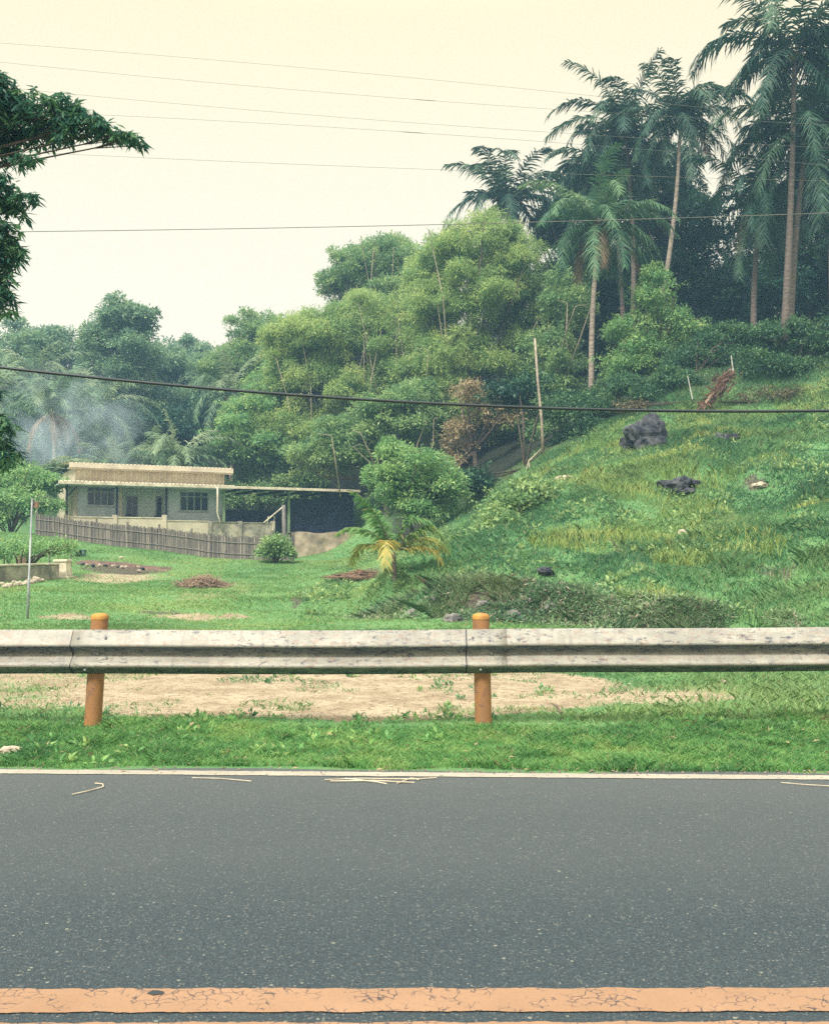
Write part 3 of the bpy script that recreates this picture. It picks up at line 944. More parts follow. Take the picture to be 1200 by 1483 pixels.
def palm(name, label, foot, crown, flen, nf, m, r=0.15, group=None, lo=-52, hi=78, bark=None, seed=0, dead=0, mdead=None, leaflet=0.76, wind=(0.25, 0), wl=0.058, grav=1.2):
    """foot (u, v, Y) of the trunk base, crown (u, v, Y) of its heart"""
    a, b = P(*foot), P(*crown)
    if 'young' not in name: flen *= 1.22; nf = int(nf * 1.25)
    root = empty(name, a, label, 'palm', group)
    b = b - a
    rr = random.Random(seed + 100)
    bend = Vector((rr.uniform(-.5, .5), rr.uniform(-.3, .3), 0)) * b.length * 0.05
    n = 14; pts = []; rad = []
    for i in range(n + 1):
        t = i / n
        pts.append(Vector((0, 0, -0.6)).lerp(b, t) + bend * math.sin(math.pi * t))
        rad.append(r * 0.85 * (1.25 - 0.5 * t + 0.5 * max(0, 0.08 - t) * 8) * (1 + 0.05 * (i % 2)))
    MB().tube(pts, rad, 10).build('trunk', bark or M_palmbark, root, smooth=True)
    RV, HV, RNV = [], [], []
    DV, DH, DR = [], [], []
    rm = MB()
    for i in range(nf):
        isdead = i < dead
        az = i * 2.39996 + rr.uniform(-.3, .3)
        if 'young' in name: az = math.atan2(0.30 * math.sin(az) + 0.12, math.cos(az))
        t = (i + 0.5) / nf
        el = R(lo + (hi - lo) * (t ** 0.85)) + rr.uniform(-.12, .12)
        L = flen * rr.uniform(0.8, 1.1) * (0.8 if t > 0.9 else 1)
        if t > 0.8: el += rr.uniform(-0.55, 0.1)
        twist = rr.uniform(-0.5, 0.5); brk = rr.random() < 0.22
        if isdead: el = R(-30 + 22 * rr.random()); L *= 0.72
        ns = 66
        d = Vector((math.cos(az) * math.cos(el), math.sin(az) * math.cos(el), math.sin(el)))
        hz = Vector((math.cos(az), math.sin(az), 0))
        p_ = b + d * 0.15
        P_, D_ = [], []
        for k in range(ns + 1):
            P_.append(p_.copy()); D_.append(d.copy())
            step = L / ns
            p_ += d * step
            g_ = (0.9 + 1.4 * k / ns) * (grav if not isdead else 1.5) / ns * (0.5 + 0.6 * math.cos(el))
            if brk and k == int(ns * 0.55): d = (d + Vector((0, 0, -0.7))).normalized()
            d = (d + Vector((wind[0] * 0.5 / ns * 2, wind[1] / ns, -g_)) + hz.cross(Vector((0, 0, 1))) * (twist / ns)).normalized()
        rm.tube(P_[::14], [0.03, 0.022, 0.016, 0.01, 0.004], 4)
        Pn = np.array(P_); Dn = np.array(D_)
        k = np.arange(4, ns + 1)
        k = np.repeat(k, 2); sg = np.tile([1, -1], len(k) // 2)
        tt = k / ns
        base = Pn[k] + Dn[k] * rng.uniform(-.04, .04, (len(k), 1))
        side = unit(np.cross(Dn[k], np.array([0, 0, 1.0]) + 1e-3)) * sg[:, None]
        upv = np.cross(side, Dn[k]) * sg[:, None]
        ll = leaflet * flen / 4 * np.sin(np.pi * np.clip(tt * 0.80 + 0.13, 0, 1)) ** 0.5 * rng.uniform(0.6, 1.15, len(k)) * (rng.random(len(k)) > 0.08)
        ax = side * 0.75 + Dn[k] * (0.45 + 0.5 * tt[:, None]) + upv * 0.1 + np.array([0, 0, -0.42 if not isdead else -0.9]) * rng.uniform(0.4, 1.4, (len(k), 1))
        ax = unit(ax + rng.normal(size=ax.shape) * 0.16)
        wv = Dn[k] * (wl * flen / 4) / 2
        mid_ = base + ax * ll[:, None] * 0.55
        tip = base + ax * ll[:, None] + np.array([0, 0, -0.22]) * ll[:, None]
        V = np.stack([base - wv, base + wv, mid_ + wv * 0.9, tip, mid_ - wv * 0.9], 1).reshape(-1, 3)
        hu = np.full(len(k), np.clip(0.5 + 0.45 * (t - 0.4) + rr.uniform(-.25, .25), 0, 1))
        if m is L_palmy: hu = np.full(len(k), np.clip(1.05 - 1.5 * t + rr.uniform(-.25, .25), 0, 1)) 
        if isdead: DV.append(V); DH.append(hu); DR.append(rng.random(len(k)))
        else: RV.append(V); HV.append(hu); RNV.append(rng.random(len(k)))
    cro = big_mesh('crown', np.concatenate(RV), 5, m, root, {'hue': np.concatenate(HV), 'rnd': np.concatenate(RNV)})
    rm.build('frond_ribs', M_stick if mdead else M_palmbarkd, cro)
    if 'young' not in name and foot[2] < 60:
        nb_ = MB()
        for i in range(9):
            a_ = i * 0.75; q_ = b + Vector((math.cos(a_) * 0.26, math.sin(a_) * 0.26, -0.22 - 0.12 * (i % 3)))
            nb_.tube([q_ + Vector((0, 0, .13)), q_ + Vector((0, 0, .07)), q_, q_ - Vector((0, 0, .08)), q_ - Vector((0, 0, .13))], [0.02, .10, .13, .09, .02], 8)
        nb_.build('coconuts', M_nut, root, smooth=True)
    if DV:
        o = big_mesh('dead_fronds', np.concatenate(DV), 5, mdead or L_palmdead, root, {'hue': np.concatenate(DH), 'rnd': np.concatenate(DR)})
        o['label'] = 'dry tan fronds hanging under the crown'
    return root

GF = 'trees of the far wood behind the house'
GM = 'tall leafy trees behind the house and carport'
GH = 'trees on the top of the hill'
tree('bush', 'dark bushes seen through the open carport', 'bush', (370, 63), [(350,722,0,36,20,1.2),(400,716,0,40,24,1.4),(440,705,1,34,26,1.2),(370,700,2,60,20,1.4)], L_mid, 0.22, 0.42, 0.7, trunk=False)
# --- far wood, left to right
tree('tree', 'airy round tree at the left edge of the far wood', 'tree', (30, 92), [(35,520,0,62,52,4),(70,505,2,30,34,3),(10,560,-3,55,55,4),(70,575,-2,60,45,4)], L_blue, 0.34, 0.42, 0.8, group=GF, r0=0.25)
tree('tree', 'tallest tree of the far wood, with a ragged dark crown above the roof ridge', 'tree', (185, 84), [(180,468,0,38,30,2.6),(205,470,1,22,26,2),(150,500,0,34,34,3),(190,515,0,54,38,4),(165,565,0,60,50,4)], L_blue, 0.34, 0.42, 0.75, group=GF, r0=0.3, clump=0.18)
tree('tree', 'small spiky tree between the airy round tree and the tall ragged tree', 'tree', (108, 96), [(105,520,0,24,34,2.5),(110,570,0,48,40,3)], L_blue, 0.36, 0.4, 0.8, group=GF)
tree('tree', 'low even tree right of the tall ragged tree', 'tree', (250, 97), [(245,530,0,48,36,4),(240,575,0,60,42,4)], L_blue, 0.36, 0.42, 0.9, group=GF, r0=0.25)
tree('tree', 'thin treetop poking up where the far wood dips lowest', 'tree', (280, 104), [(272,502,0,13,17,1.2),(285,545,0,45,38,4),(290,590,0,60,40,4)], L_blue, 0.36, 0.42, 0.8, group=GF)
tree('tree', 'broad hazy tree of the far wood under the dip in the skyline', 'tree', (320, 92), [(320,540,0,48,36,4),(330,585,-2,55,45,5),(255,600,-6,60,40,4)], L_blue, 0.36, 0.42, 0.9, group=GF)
tree('tree', 'feathery tree rising beside the yellow green bamboo', 'tree', (370, 82), [(362,490,0,34,32,3),(385,480,1,28,26,2),(350,540,0,50,44,4),(395,540,0,40,60,4)], L_mid, 0.26, 0.36, 0.7, group=GF)
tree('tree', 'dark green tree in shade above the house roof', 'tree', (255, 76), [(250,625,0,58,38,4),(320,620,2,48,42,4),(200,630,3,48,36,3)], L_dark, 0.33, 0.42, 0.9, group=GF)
tree('tree', 'hazy tree behind the smoke left of the roof', 'tree', (40, 72), [(40,620,0,52,42,4),(0,600,1,50,50,4),(110,645,-2,55,36,3)], L_blue, 0.3, 0.42, 0.9, group=GF)
tree('tree', 'bright broad-leaved tree at the right end of the house roof', 'tree', (375, 66), [(370,600,0,55,34,3),(400,560,2,50,44,3),(350,640,-1,55,36,3),(400,660,-1,60,40,3),(420,620,1,50,50,3)], L_bright, 0.23, 0.42, 0.8, group=GM)
# --- the big bright mass
tree('bamboo', 'yellow green bamboo clump with a domed top, the brightest in the wood', 'bamboo', (470, 66), [(440,490,0,52,44,4),(410,520,0,26,44,3),(490,500,1,60,52,4),(540,500,2,50,50,4),(470,570,0,80,60,4),(450,640,0,90,56,4),(540,590,1,70,70,4)], L_bamboo, 0.25, 0.22, 1.0, 0.5, group=GM, spray=0.5, r0=0.2)
tree('tree', 'darker rounded tree standing above the bamboo dome', 'tree', (560, 76), [(560,382,0,58,44,4),(505,402,0,32,32,3),(480,415,0,18,30,2),(600,400,1,50,52,4),(560,440,0,70,40,4)], L_mid, 0.25, 0.34, 0.8, 0.45, group=GM, spray=0.4, r0=0.3)
tree('bamboo', 'tall arching bamboo clump right of the domed one, below the windblown palm', 'bamboo', (680, 62), [(700,350,0,62,42,3.5),(650,370,1,40,42,3),(740,400,0,48,58,4),(620,440,1,40,46,3),(690,440,0,66,60,4),(760,470,1,36,58,3),(650,520,0,64,58,4),(730,540,0,60,56,4),(640,580,-1,62,50,3),(700,600,0,50,40,3),(740,620,1,46,40,3)], L_bamboo, 0.25, 0.22, 0.95, 0.5, group=GM, spray=0.5, r0=0.2, clump=0.2)
tree('tree', 'loose yellow green tree filling the gap between the two bamboo clumps', 'tree', (590, 66), [(590,470,0,46,50,3),(575,540,0,50,46,3),(620,400,2,36,40,3),(530,450,2,44,34,3)], L_bamboo, 0.25, 0.24, 0.8, 0.5, group=GM, spray=0.5)
tree('tree', 'yellowish leafy tree over the carport roof', 'tree', (560, 58), [(560,620,0,70,46,3),(500,650,0,50,40,3),(590,600,0,50,50,3),(470,672,1,60,26,2.5)], L_mid, 0.22, 0.4, 0.85, group=GM)
tree('tree', 'half-withered tree with brown leaves beside the leaning bare pole', 'tree', (690, 55), [(706,600,0,24,20,1.2),(662,640,0,22,40,1.2),(680,570,0,24,16,1.2),(650,690,0,18,18,1.0),(735,590,0,16,30,1.2)], L_brown, 0.24, 0.3, 0.35, 0.6, group=GM, spray=0.5)
tree('tree', 'olive tree filling the gap between the bamboo and the lone palm trunk', 'tree', (800, 58), [(800,520,0,44,56,3),(780,590,0,60,44,3),(840,600,0,56,46,3),(810,640,-2,50,36,2),(820,440,1,34,50,3)], L_mid, 0.22, 0.36, 0.75, 0.4, group=GM)
tree('tree', 'round leafy tree in front of the right end of the carport', 'tree', (600, 42), [(598,682,0,50,36,1.7),(574,708,0,32,28,1.2),(620,722,0,46,40,1.5),(598,738,0,46,16,1.2),(640,700,0,28,30,1.2),(575,655,0,24,18,0.9),(545,690,0,20,18,0.8)], L_bright, 0.17, 0.4, 0.5, 0.3, r0=0.12, clump=0.3)
# --- hill-top wood
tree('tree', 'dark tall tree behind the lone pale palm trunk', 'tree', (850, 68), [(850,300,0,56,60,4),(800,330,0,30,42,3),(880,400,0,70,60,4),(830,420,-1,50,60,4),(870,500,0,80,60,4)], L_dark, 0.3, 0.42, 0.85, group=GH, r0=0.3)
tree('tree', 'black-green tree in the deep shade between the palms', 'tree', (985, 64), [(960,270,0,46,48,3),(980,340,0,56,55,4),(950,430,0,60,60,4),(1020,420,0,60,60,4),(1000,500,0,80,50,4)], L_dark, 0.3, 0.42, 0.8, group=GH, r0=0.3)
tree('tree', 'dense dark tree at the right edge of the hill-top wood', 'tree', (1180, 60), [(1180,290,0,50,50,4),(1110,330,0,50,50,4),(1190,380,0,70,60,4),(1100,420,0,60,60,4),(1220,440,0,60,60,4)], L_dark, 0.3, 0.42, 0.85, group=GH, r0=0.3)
tree('tree', 'slim light green tree in front of the black-green shade', 'tree', (955, 50), [(952,432,0,26,46,1.6),(920,475,0,36,30,1.6),(985,480,0,36,34,1.6),(945,520,0,62,40,2),(900,530,0,36,30,1.5)], L_bright, 0.19, 0.34, 0.5, 0.45, group=GH, spray=0.4, r0=0.09)
tree('bush', 'thicket of bushes below the slim light green tree', 'bush', (890, 46), [(890,580,0,50,34,1.8),(840,610,0,50,38,1.8),(930,575,1,46,26,1.6),(870,640,-1,40,24,1.3)], L_thicket, 0.17, 0.38, 0.7, trunk=False, group='bushes along the top of the hill')
tree('bush', 'green bushes beside the red-brown fallen branch', 'bush', (1010, 46), [(1010,520,2,60,32,1.8),(1060,510,3,50,34,1.8),(980,555,0,36,22,1.3)], L_thicket, 0.17, 0.38, 0.7, trunk=False, group='bushes along the top of the hill')
tree('bush', 'broad bush below the tallest palms at the right edge', 'bush', (1160, 46), [(1130,500,1,60,36,2),(1190,500,1,60,38,2),(1090,540,0,50,26,1.6),(1180,550,0,70,28,1.6)], L_thicket, 0.17, 0.38, 0.7, trunk=False, group='bushes along the top of the hill')
tree('bush', 'dry reddish scrub along the foot of the hill-top bushes', 'bush', (1120, 43.0), [(1110,580,0,44,12,0.8),(1165,578,0,36,12,0.8),(905,590,0,24,8,0.6)], M_scrub, 0.16, 0.25, 0.16, trunk=False)
tree('shrub', 'dark shrub in the deep shade under the half-withered tree', 'shrub', (760, 46), [(835,655,0,34,30,1.6),(690,700,-2,28,22,1.2),(760,575,3,60,22,1.6)], L_dark, 0.22, 0.42, 0.7, trunk=False)
tree('shrub', 'creeper-covered mound at the left shoulder of the grassy hill', 'shrub', (750, 31), [(745,725,0,40,24,1),(715,750,0,28,28,0.8),(780,712,1,34,16,0.8),(735,770,-1,40,18,0.7),(690,790,-2,28,16,0.6)], L_mid, 0.15, 0.5, 0.5, trunk=False)
tree('shrub', 'grey green shrub between the young palm and the creeper-covered mound', 'shrub', (650, 31), [(650,790,0,40,26,0.8),(680,815,-1,40,14,0.6),(625,800,0,26,18,0.6)], L_mid, 0.14, 0.42, 0.4, trunk=False)
tree('shrub', 'low dark green shrub against the right end of the bamboo fence', 'shrub', (400, 42.6), [(398,793,0,15,11,0.4),(391,802,0,12,7,0.35),(410,801,0,9,8,0.3)], L_mid, 0.16, 0.45, 0.55, trunk=False)
tree('shrub', 'bushy green shrub at the left end of the bamboo fence', 'shrub', (15, 50), [(20,728,0,40,20,1),(-10,745,0,40,20,1),(60,735,0,26,12,0.6),(30,700,2,60,24,1.5)], L_bright, 0.2, 0.42, 0.7, trunk=False)
tree('shrub', 'weedy shrub covering the garden plot behind the wire fence', 'shrub', (30, 34), [(20,800,0,60,12,0.9),(80,795,0,30,10,0.7)], L_bright, 0.12, 0.4, 0.3, trunk=False)

# --- palms, right
GPH = 'coconut palms on the hill'
palm('coconut_palm', 'windblown palm rising alone above the tall arching bamboo', (735,480,66), (735,292,66), 4.6, 19, L_palmd, 0.16, GPH, lo=-8, seed=1, wind=(0.35, 0), hi=74)
palm('coconut_palm', 'palm with the pale bare trunk in the gap of the wood', (856,560,51), (868,325,51), 3.7, 26, L_palm, 0.15, GPH, seed=2, dead=3)
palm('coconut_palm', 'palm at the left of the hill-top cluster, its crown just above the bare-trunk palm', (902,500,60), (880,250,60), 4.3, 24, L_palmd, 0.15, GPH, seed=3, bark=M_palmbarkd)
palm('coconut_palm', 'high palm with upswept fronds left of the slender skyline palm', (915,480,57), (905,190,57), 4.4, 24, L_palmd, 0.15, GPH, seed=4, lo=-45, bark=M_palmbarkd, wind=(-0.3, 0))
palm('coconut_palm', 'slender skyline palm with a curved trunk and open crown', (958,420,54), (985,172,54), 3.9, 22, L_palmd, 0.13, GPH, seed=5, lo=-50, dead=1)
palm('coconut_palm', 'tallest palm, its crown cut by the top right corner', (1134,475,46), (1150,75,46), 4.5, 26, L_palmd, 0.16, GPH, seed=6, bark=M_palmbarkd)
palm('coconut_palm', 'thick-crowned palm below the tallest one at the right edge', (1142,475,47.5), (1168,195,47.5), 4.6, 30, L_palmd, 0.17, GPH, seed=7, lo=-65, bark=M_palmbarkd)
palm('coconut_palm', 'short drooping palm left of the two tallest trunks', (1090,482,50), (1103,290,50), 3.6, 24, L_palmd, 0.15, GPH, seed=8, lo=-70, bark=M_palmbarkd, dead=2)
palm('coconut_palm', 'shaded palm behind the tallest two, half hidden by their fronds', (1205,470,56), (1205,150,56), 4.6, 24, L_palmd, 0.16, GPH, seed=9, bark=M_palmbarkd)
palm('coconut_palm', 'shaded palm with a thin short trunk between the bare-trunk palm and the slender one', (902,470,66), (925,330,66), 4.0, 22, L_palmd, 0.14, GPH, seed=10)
# --- palms, left
GPL = 'coconut palms behind the house'
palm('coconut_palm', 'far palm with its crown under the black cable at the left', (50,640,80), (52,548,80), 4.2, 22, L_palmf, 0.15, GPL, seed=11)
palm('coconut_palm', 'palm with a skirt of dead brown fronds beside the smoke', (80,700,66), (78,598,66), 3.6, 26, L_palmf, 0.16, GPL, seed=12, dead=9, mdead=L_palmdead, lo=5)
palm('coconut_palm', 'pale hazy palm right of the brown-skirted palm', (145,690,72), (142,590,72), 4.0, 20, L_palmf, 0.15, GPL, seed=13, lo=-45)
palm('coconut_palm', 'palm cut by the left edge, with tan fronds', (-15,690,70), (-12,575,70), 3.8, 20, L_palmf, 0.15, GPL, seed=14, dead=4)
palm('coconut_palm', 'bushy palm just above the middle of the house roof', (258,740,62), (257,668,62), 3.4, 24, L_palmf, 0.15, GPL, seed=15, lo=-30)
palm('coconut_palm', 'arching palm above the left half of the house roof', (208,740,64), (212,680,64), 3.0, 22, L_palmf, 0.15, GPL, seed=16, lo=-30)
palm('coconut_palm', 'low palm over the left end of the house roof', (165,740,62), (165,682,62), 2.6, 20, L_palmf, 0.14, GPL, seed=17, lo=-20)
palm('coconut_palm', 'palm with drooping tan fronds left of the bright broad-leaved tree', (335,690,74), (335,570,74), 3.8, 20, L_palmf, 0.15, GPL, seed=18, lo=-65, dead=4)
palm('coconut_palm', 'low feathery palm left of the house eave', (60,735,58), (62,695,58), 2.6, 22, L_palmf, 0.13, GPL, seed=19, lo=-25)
a = hit(572, 842)
palm('young_palm', 'young palm with yellow-tipped fronds at the foot of the hill', (572, 846, a.y), (570, 800, a.y), 1.65, 10, L_palmy, 0.075, None, seed=20, lo=16, hi=80, grav=1.15, bark=M_palmbarkd, leaflet=0.95, wl=0.11)

# ------------------------------------------------------------------ mango branches over the left edge
def mango():
    Yb = 12.5
    bx = -9.2
    root = empty('mango_tree', (bx, Yb, gz(bx, Yb)), 'near dark-leaved tree hanging in from the left edge', 'tree')
    o = Vector(root.location)
    blobs_ = [(-60,180,0,80,70),(10,150,0,40,42),(0,210,0.3,40,36),(50,160,0,36,34),(60,190,0.3,34,24),(95,160,0,34,26),(100,188,0,28,18),(130,178,0,26,18),(155,190,0,20,12),(178,197,0,15,7),(196,203,0,9,4),
              (40,235,0,24,10),(0,130,0,24,24),
              (-60,290,0,60,60),(0,270,0,28,22),(35,285,0,26,8),(20,300,0.2,22,16),(-40,350,0,60,60),(5,345,0,28,30),(18,365,0,20,26),(0,400,0,24,26),(5,435,0,16,28),(-40,440,0,40,50),
              (-60,640,0.4,60,60),(0,620,0.4,22,24),(5,655,0.4,22,30),(-40,560,0.3,40,50),
              (-250,250,0,160,160),(-300,100,1,160,140),(-220,420,0.5,140,120)]
    VV, HH, RR = [], [], []; mb = MB()
    mb.tube([(0,0,-0.5),(0.1,0,1.5),(0.3,0,3.2),(0.5,0,5.0)], [0.3,0.24,0.2,0.14], 10)
    for (u, v, dy, ru, rv) in blobs_:
        c = np.array(P(u, v, Yb + dy) - o); s = (Yb + dy) / F
        r = np.array([ru * s, max(0.25, 0.8 * ru * s), rv * s])
        nt_ = int(np.clip(150 * (r[0] * r[2]) ** 0.9 * (1 if u > -150 else 0.35) / 0.09 * 0.35, 12, 700))
        d = unit(rng.normal(size=(nt_, 3))); rad = rng.random(nt_) ** 0.4
        tw = c + d * r * rad[:, None]
        # a whorl of long drooping leaves at each twig tip
        k = 9
        ki = np.repeat(np.arange(nt_), k); tot = nt_ * k
        az = rng.uniform(0, 2 * np.pi, tot)
        ax = np.c_[np.cos(az), np.sin(az), rng.uniform(-1.5, 0.25, tot)]
        nr = np.c_[-np.cos(az) * 0.6, -np.sin(az) * 0.6, np.ones(tot)] + rng.normal(size=(tot, 3)) * 0.25
        L = 0.16 * rng.uniform(0.6, 1.2, tot)
        VV.append(leaves(tw[ki] + rng.normal(size=(tot, 3)) * 0.01, ax, nr, L, L * 0.24))
        HH.append(np.clip(rng.random(nt_)[ki] * 0.9, 0, 1)); RR.append(rng.random(tot))
        end = Vector(c); st_ = Vector((0.4, 0, min(5.0, max(1.5, c[2] - 0.6))))
        mid_ = st_.lerp(end, 0.5) + Vector((0, 0, 0.30))
        mb.tube([st_, mid_, end], [0.04, 0.018, 0.006], 6)
        for j in range(6):
            q = tw[rng.integers(nt_)]
            mb.tube([end.lerp(mid_, 0.2), q], [0.008, 0.003], 4)
    big_mesh('crown', np.concatenate(VV), 4, L_mango, root, {'hue': np.concatenate(HH), 'rnd': np.concatenate(RR)})
    mb.build('trunk', M_bark, root, smooth=True)
mango()

# ------------------------------------------------------------------ house
HZ = 2.45
hs = empty('house', (HO.x, HO.y, HZ), 'low single-storey house with a cream flat roof and open carport', 'house', rz=HA)
def s_at(u, d=0.0):
    """distance along the front line of the point seen at column u, at depth d behind the eave line"""
    k = (u - CU) / F
    ox, oy = HO.x + EY.x * d, HO.y + EY.y * d
    return (k * oy - ox) / (EX.x - k * EX.y)
def z_at(v, s, d=0.0):
    y = HO.y + EX.y * s + EY.y * d
    return P(600, v, y).z - HZ
sL, sR, sE = s_at(112, 1.6), s_at(322, 1.6), s_at(521)
zeave = z_at(703, 4) ; ztop_l = z_at(696, 4)
def hbox(name, m, s0, s1, d0, d1, z0, z1, parent=hs, bevel=0):
    return MB().box(s0, s1, d0, d1, z0, z1).build(name, m, parent, bevel=bevel)
D1 = 1.6      # wall line of the two front rooms
DR = 2.6      # recessed entry wall
sa, sb = s_at(173, D1), s_at(244, D1)
# walls
def wall_open(name, m, s0, s1, d, th, z0, z1, holes, parent=hs):
    """front wall with rectangular openings"""
    mb = MB()
    xs_ = sorted({s0, s1} | {h[0] for h in holes} | {h[1] for h in holes})
    for a_, b_ in zip(xs_[:-1], xs_[1:]):
        hh = [h for h in holes if h[0] <= a_ + 1e-6 and h[1] >= b_ - 1e-6]
        if not hh: mb.box(a_, b_, d, d + th, z0, z1)
        else:
            h = hh[0]
            if h[2] > z0: mb.box(a_, b_, d, d + th, z0, h[2])
            if h[3] < z1: mb.box(a_, b_, d, d + th, h[3], z1)
    return mb.build(name, m, parent)
w1 = (s_at(126, D1), s_at(166, D1), z_at(733, 3, D1), z_at(706, 3, D1))
w2 = (s_at(260, D1), s_at(302, D1), z_at(740, 7, D1), z_at(712, 7, D1))
d1 = (s_at(182, DR), s_at(200, DR), 0.0, z_at(718, 4, DR))
d2 = (s_at(225, DR), s_at(243, DR), 0.0, z_at(719, 6, DR))
wl = wall_open('wall', M_greywall, sL, sa, D1, 0.15, -0.3, zeave + 0.1, [w1])
wr = wall_open('wall', M_greywall, sb, sR, D1, 0.15, -0.3, zeave + 0.1, [w2])
wm = wall_open('wall', M_bluewall, sa + 0.16, sb - 0.16, DR, 0.15, -0.3, zeave + 0.1, [d1, d2])
wm['label'] = 'pale blue recessed entry wall'
hbox('wall', M_bluewall, sa, sa + 0.15, D1 + 0.155, DR + 0.15, -0.3, zeave + 0.1)
hbox('wall', M_bluewall, sb - 0.15, sb, D1 + 0.155, DR + 0.15, -0.3, zeave + 0.1)
hbox('wall', M_cream, sL - 0.2, sL - 0.004, D1 - 0.05, 8.0, -0.3, zeave + 0.1)
hbox('wall', M_greywall, sR + 0.004, sR + 0.16, D1 + 0.0, 8.0, -0.3, zeave + 0.1)
hbox('wall', M_greywall, sL, sR, 8.004, 8.16, -0.3, zeave + 0.1)
hbox('pilaster', M_cream, sa - 0.02, sa + 0.12, D1 - 0.06, D1 - 0.003, -0.3, zeave + 0.09)
def window(h, d, nx_, lab):
    x0, x1, z0, z1 = h
    fr = MB(); t = 0.055
    fr.box(x0, x1, d + 0.02, d + 0.09, z0, z0 + t).box(x0, x1, d + 0.02, d + 0.09, z1 - t, z1)
    for i in range(nx_ + 1):
        c = x0 + t / 2 + (x1 - x0 - t) * i / nx_
        fr.box(c - t / 2, c + t / 2, d + 0.023, d + 0.087, z0 + t, z1 - t)
    zc = z0 + (z1 - z0) * 0.72
    fr.box(x0 + t, x1 - t, d + 0.027, d + 0.083, zc, zc + 0.04)
    w_ = fr.build('window', M_trim, hs); w_['label'] = lab
    MB().box(x0 + 0.02, x1 - 0.02, d + 0.05, d + 0.06, z0 + 0.02, z1 - 0.02).build('pane', M_glass, w_)
    MB().box(x0 - 0.06, x1 + 0.06, d - 0.06, d - 0.003, z0 - 0.06, z0 - 0.003).build('sill', M_trim, w_)
window(w1, D1, 4, 'wide four-pane window of the left room')
window(w2, D1, 4, 'wide four-pane window of the right room')
for k, (h, lab) in enumerate(((d1, 'left entry door'), (d2, 'right entry door'))):
    x0, x1, z0, z1 = h
    dm = MB(); t = 0.06
    dm.box(x0, x0 + t, DR + 0.02, DR + 0.1, 0, z1).box(x1 - t, x1, DR + 0.02, DR + 0.1, 0, z1).box(x0 + t, x1 - t, DR + 0.02, DR + 0.1, z1 - t, z1)
    dm.box((x0 + x1) / 2 - 0.025, (x0 + x1) / 2 + 0.025, DR + 0.023, DR + 0.097, 0.9, z1 - t).box(x0 + t, x1 - t, DR + 0.023, DR + 0.097, 0, 0.9)
    do = dm.build('door', M_trim, hs); do['label'] = lab
    MB().box(x0 + t, x1 - t, DR + 0.05, DR + 0.06, 0.9, z1 - t).build('pane', M_glass, do)
    MB().tube([(x0 + 0.12, DR + 0.02, 1.0), (x0 + 0.12, DR - 0.03, 1.0), (x0 + 0.2, DR - 0.03, 1.0)], 0.012, 6).build('handle', M_metal, do)
# roofs: real corrugation
def corr(name, s0, s1, d0, d1, z0, z1, th, m, parent, pitch=0.2, amp=0.022):
    """sheet from front (d0, z0) to back (d1, z1) with ribs running front to back"""
    n = int((s1 - s0) / (pitch / 4)); mb = MB(); vs_ = []; fs = []
    for i in range(n + 1):
        x = s0 + (s1 - s0) * i / n
        h = amp * (1 if i % 4 in (0, 1) else -1)
        vs_ += [(x, d0, z0 + h), (x, d1, z1 + h), (x, d1, z1 + h - th), (x, d0, z0 + h - th)]
        if i:
            b = 4 * i
            for k in range(4): fs.append((b - 4 + k, b + k, b + (k + 1) % 4, b - 4 + (k + 1) % 4))
    mb.add(vs_, fs)
    return mb.build(name, m, parent)
hr = corr('roof', s_at(84), sR + 0.2, 0.0, 4.2, zeave + 0.13, zeave + 0.42, 0.015, M_roof, hs)
hr['label'] = 'long low front roof sheet'
MB().box(s_at(84) - 0.01, sR + 0.2, -0.05, -0.002, zeave - 0.03, zeave + 0.12).build('fascia', M_white, hr)
MB().box(s_at(84), sR + 0.16, 0.0, D1 - 0.07, zeave - 0.06, zeave - 0.02).build('soffit', M_greywall, hr)
cp_s = sR + 0.21
rr2 = corr('roof', cp_s, sE, 0.0, 5.5, zeave + 0.10, zeave + 0.30, 0.015, M_roof, hs)
rr2['label'] = 'thin flat carport roof sheet'
MB().box(cp_s, sE + 0.02, -0.05, -0.002, zeave - 0.02, zeave + 0.10).build('fascia', M_white, rr2)
for q in np.linspace(cp_s + 0.3, sE - 0.3, 6):
    MB().box(q - 0.03, q + 0.03, 0.02, 5.4, zeave - 0.10, zeave + 0.04).build('rafter', M_dark, rr2)
# raised rear block with ribbed face and its own top roof
u0, u1 = s_at(112, 2.2), s_at(322, 2.2)
zt0, zt1 = z_at(694, 4, 2.2), z_at(682, 4, 2.2)
def ribbed(name, s0, s1, d, z0, z1, m, parent):
    n = int((s1 - s0) / 0.075); mb = MB(); vs_ = []; fs = []
    for i in range(n + 1):
        x = s0 + (s1 - s0) * i / n; y = d + (0.07 if (i // 2) % 2 else 0)
        vs_ += [(x, y, z0), (x, y, z1)]
        if i: b = 2 * i; fs.append((b-2, b, b+1, b-1))
    mb.add(vs_, fs); return mb.build(name, m, parent)
clad = ribbed('cladding', u0, u1, 2.2, zt0 - 0.3, zt1, M_roof, hs)
ur = corr('roof', s_at(99, 1.7), s_at(337, 1.7), 1.7, 8.4, z_at(673, 4, 1.7), z_at(673, 4, 1.7) + 0.35, 0.015, M_roof, hs)
ur['label'] = 'raised upper roof sheet'
MB().box(s_at(99, 1.7), s_at(337, 1.7), 1.65, 1.698, z_at(680, 4, 1.7), z_at(673.5, 4, 1.7)).build('fascia', M_cream, ur)
MB().box(s_at(99, 1.7), s_at(337, 1.7), 1.70, 2.19, zt1 - 0.02, zt1 + 0.03).build('soffit', M_cream, ur)
hbox('gable_end', M_cream, u1 + 0.003, u1 + 0.1, 2.2, 8.2, zeave + 0.3, zt1 + 0.1)
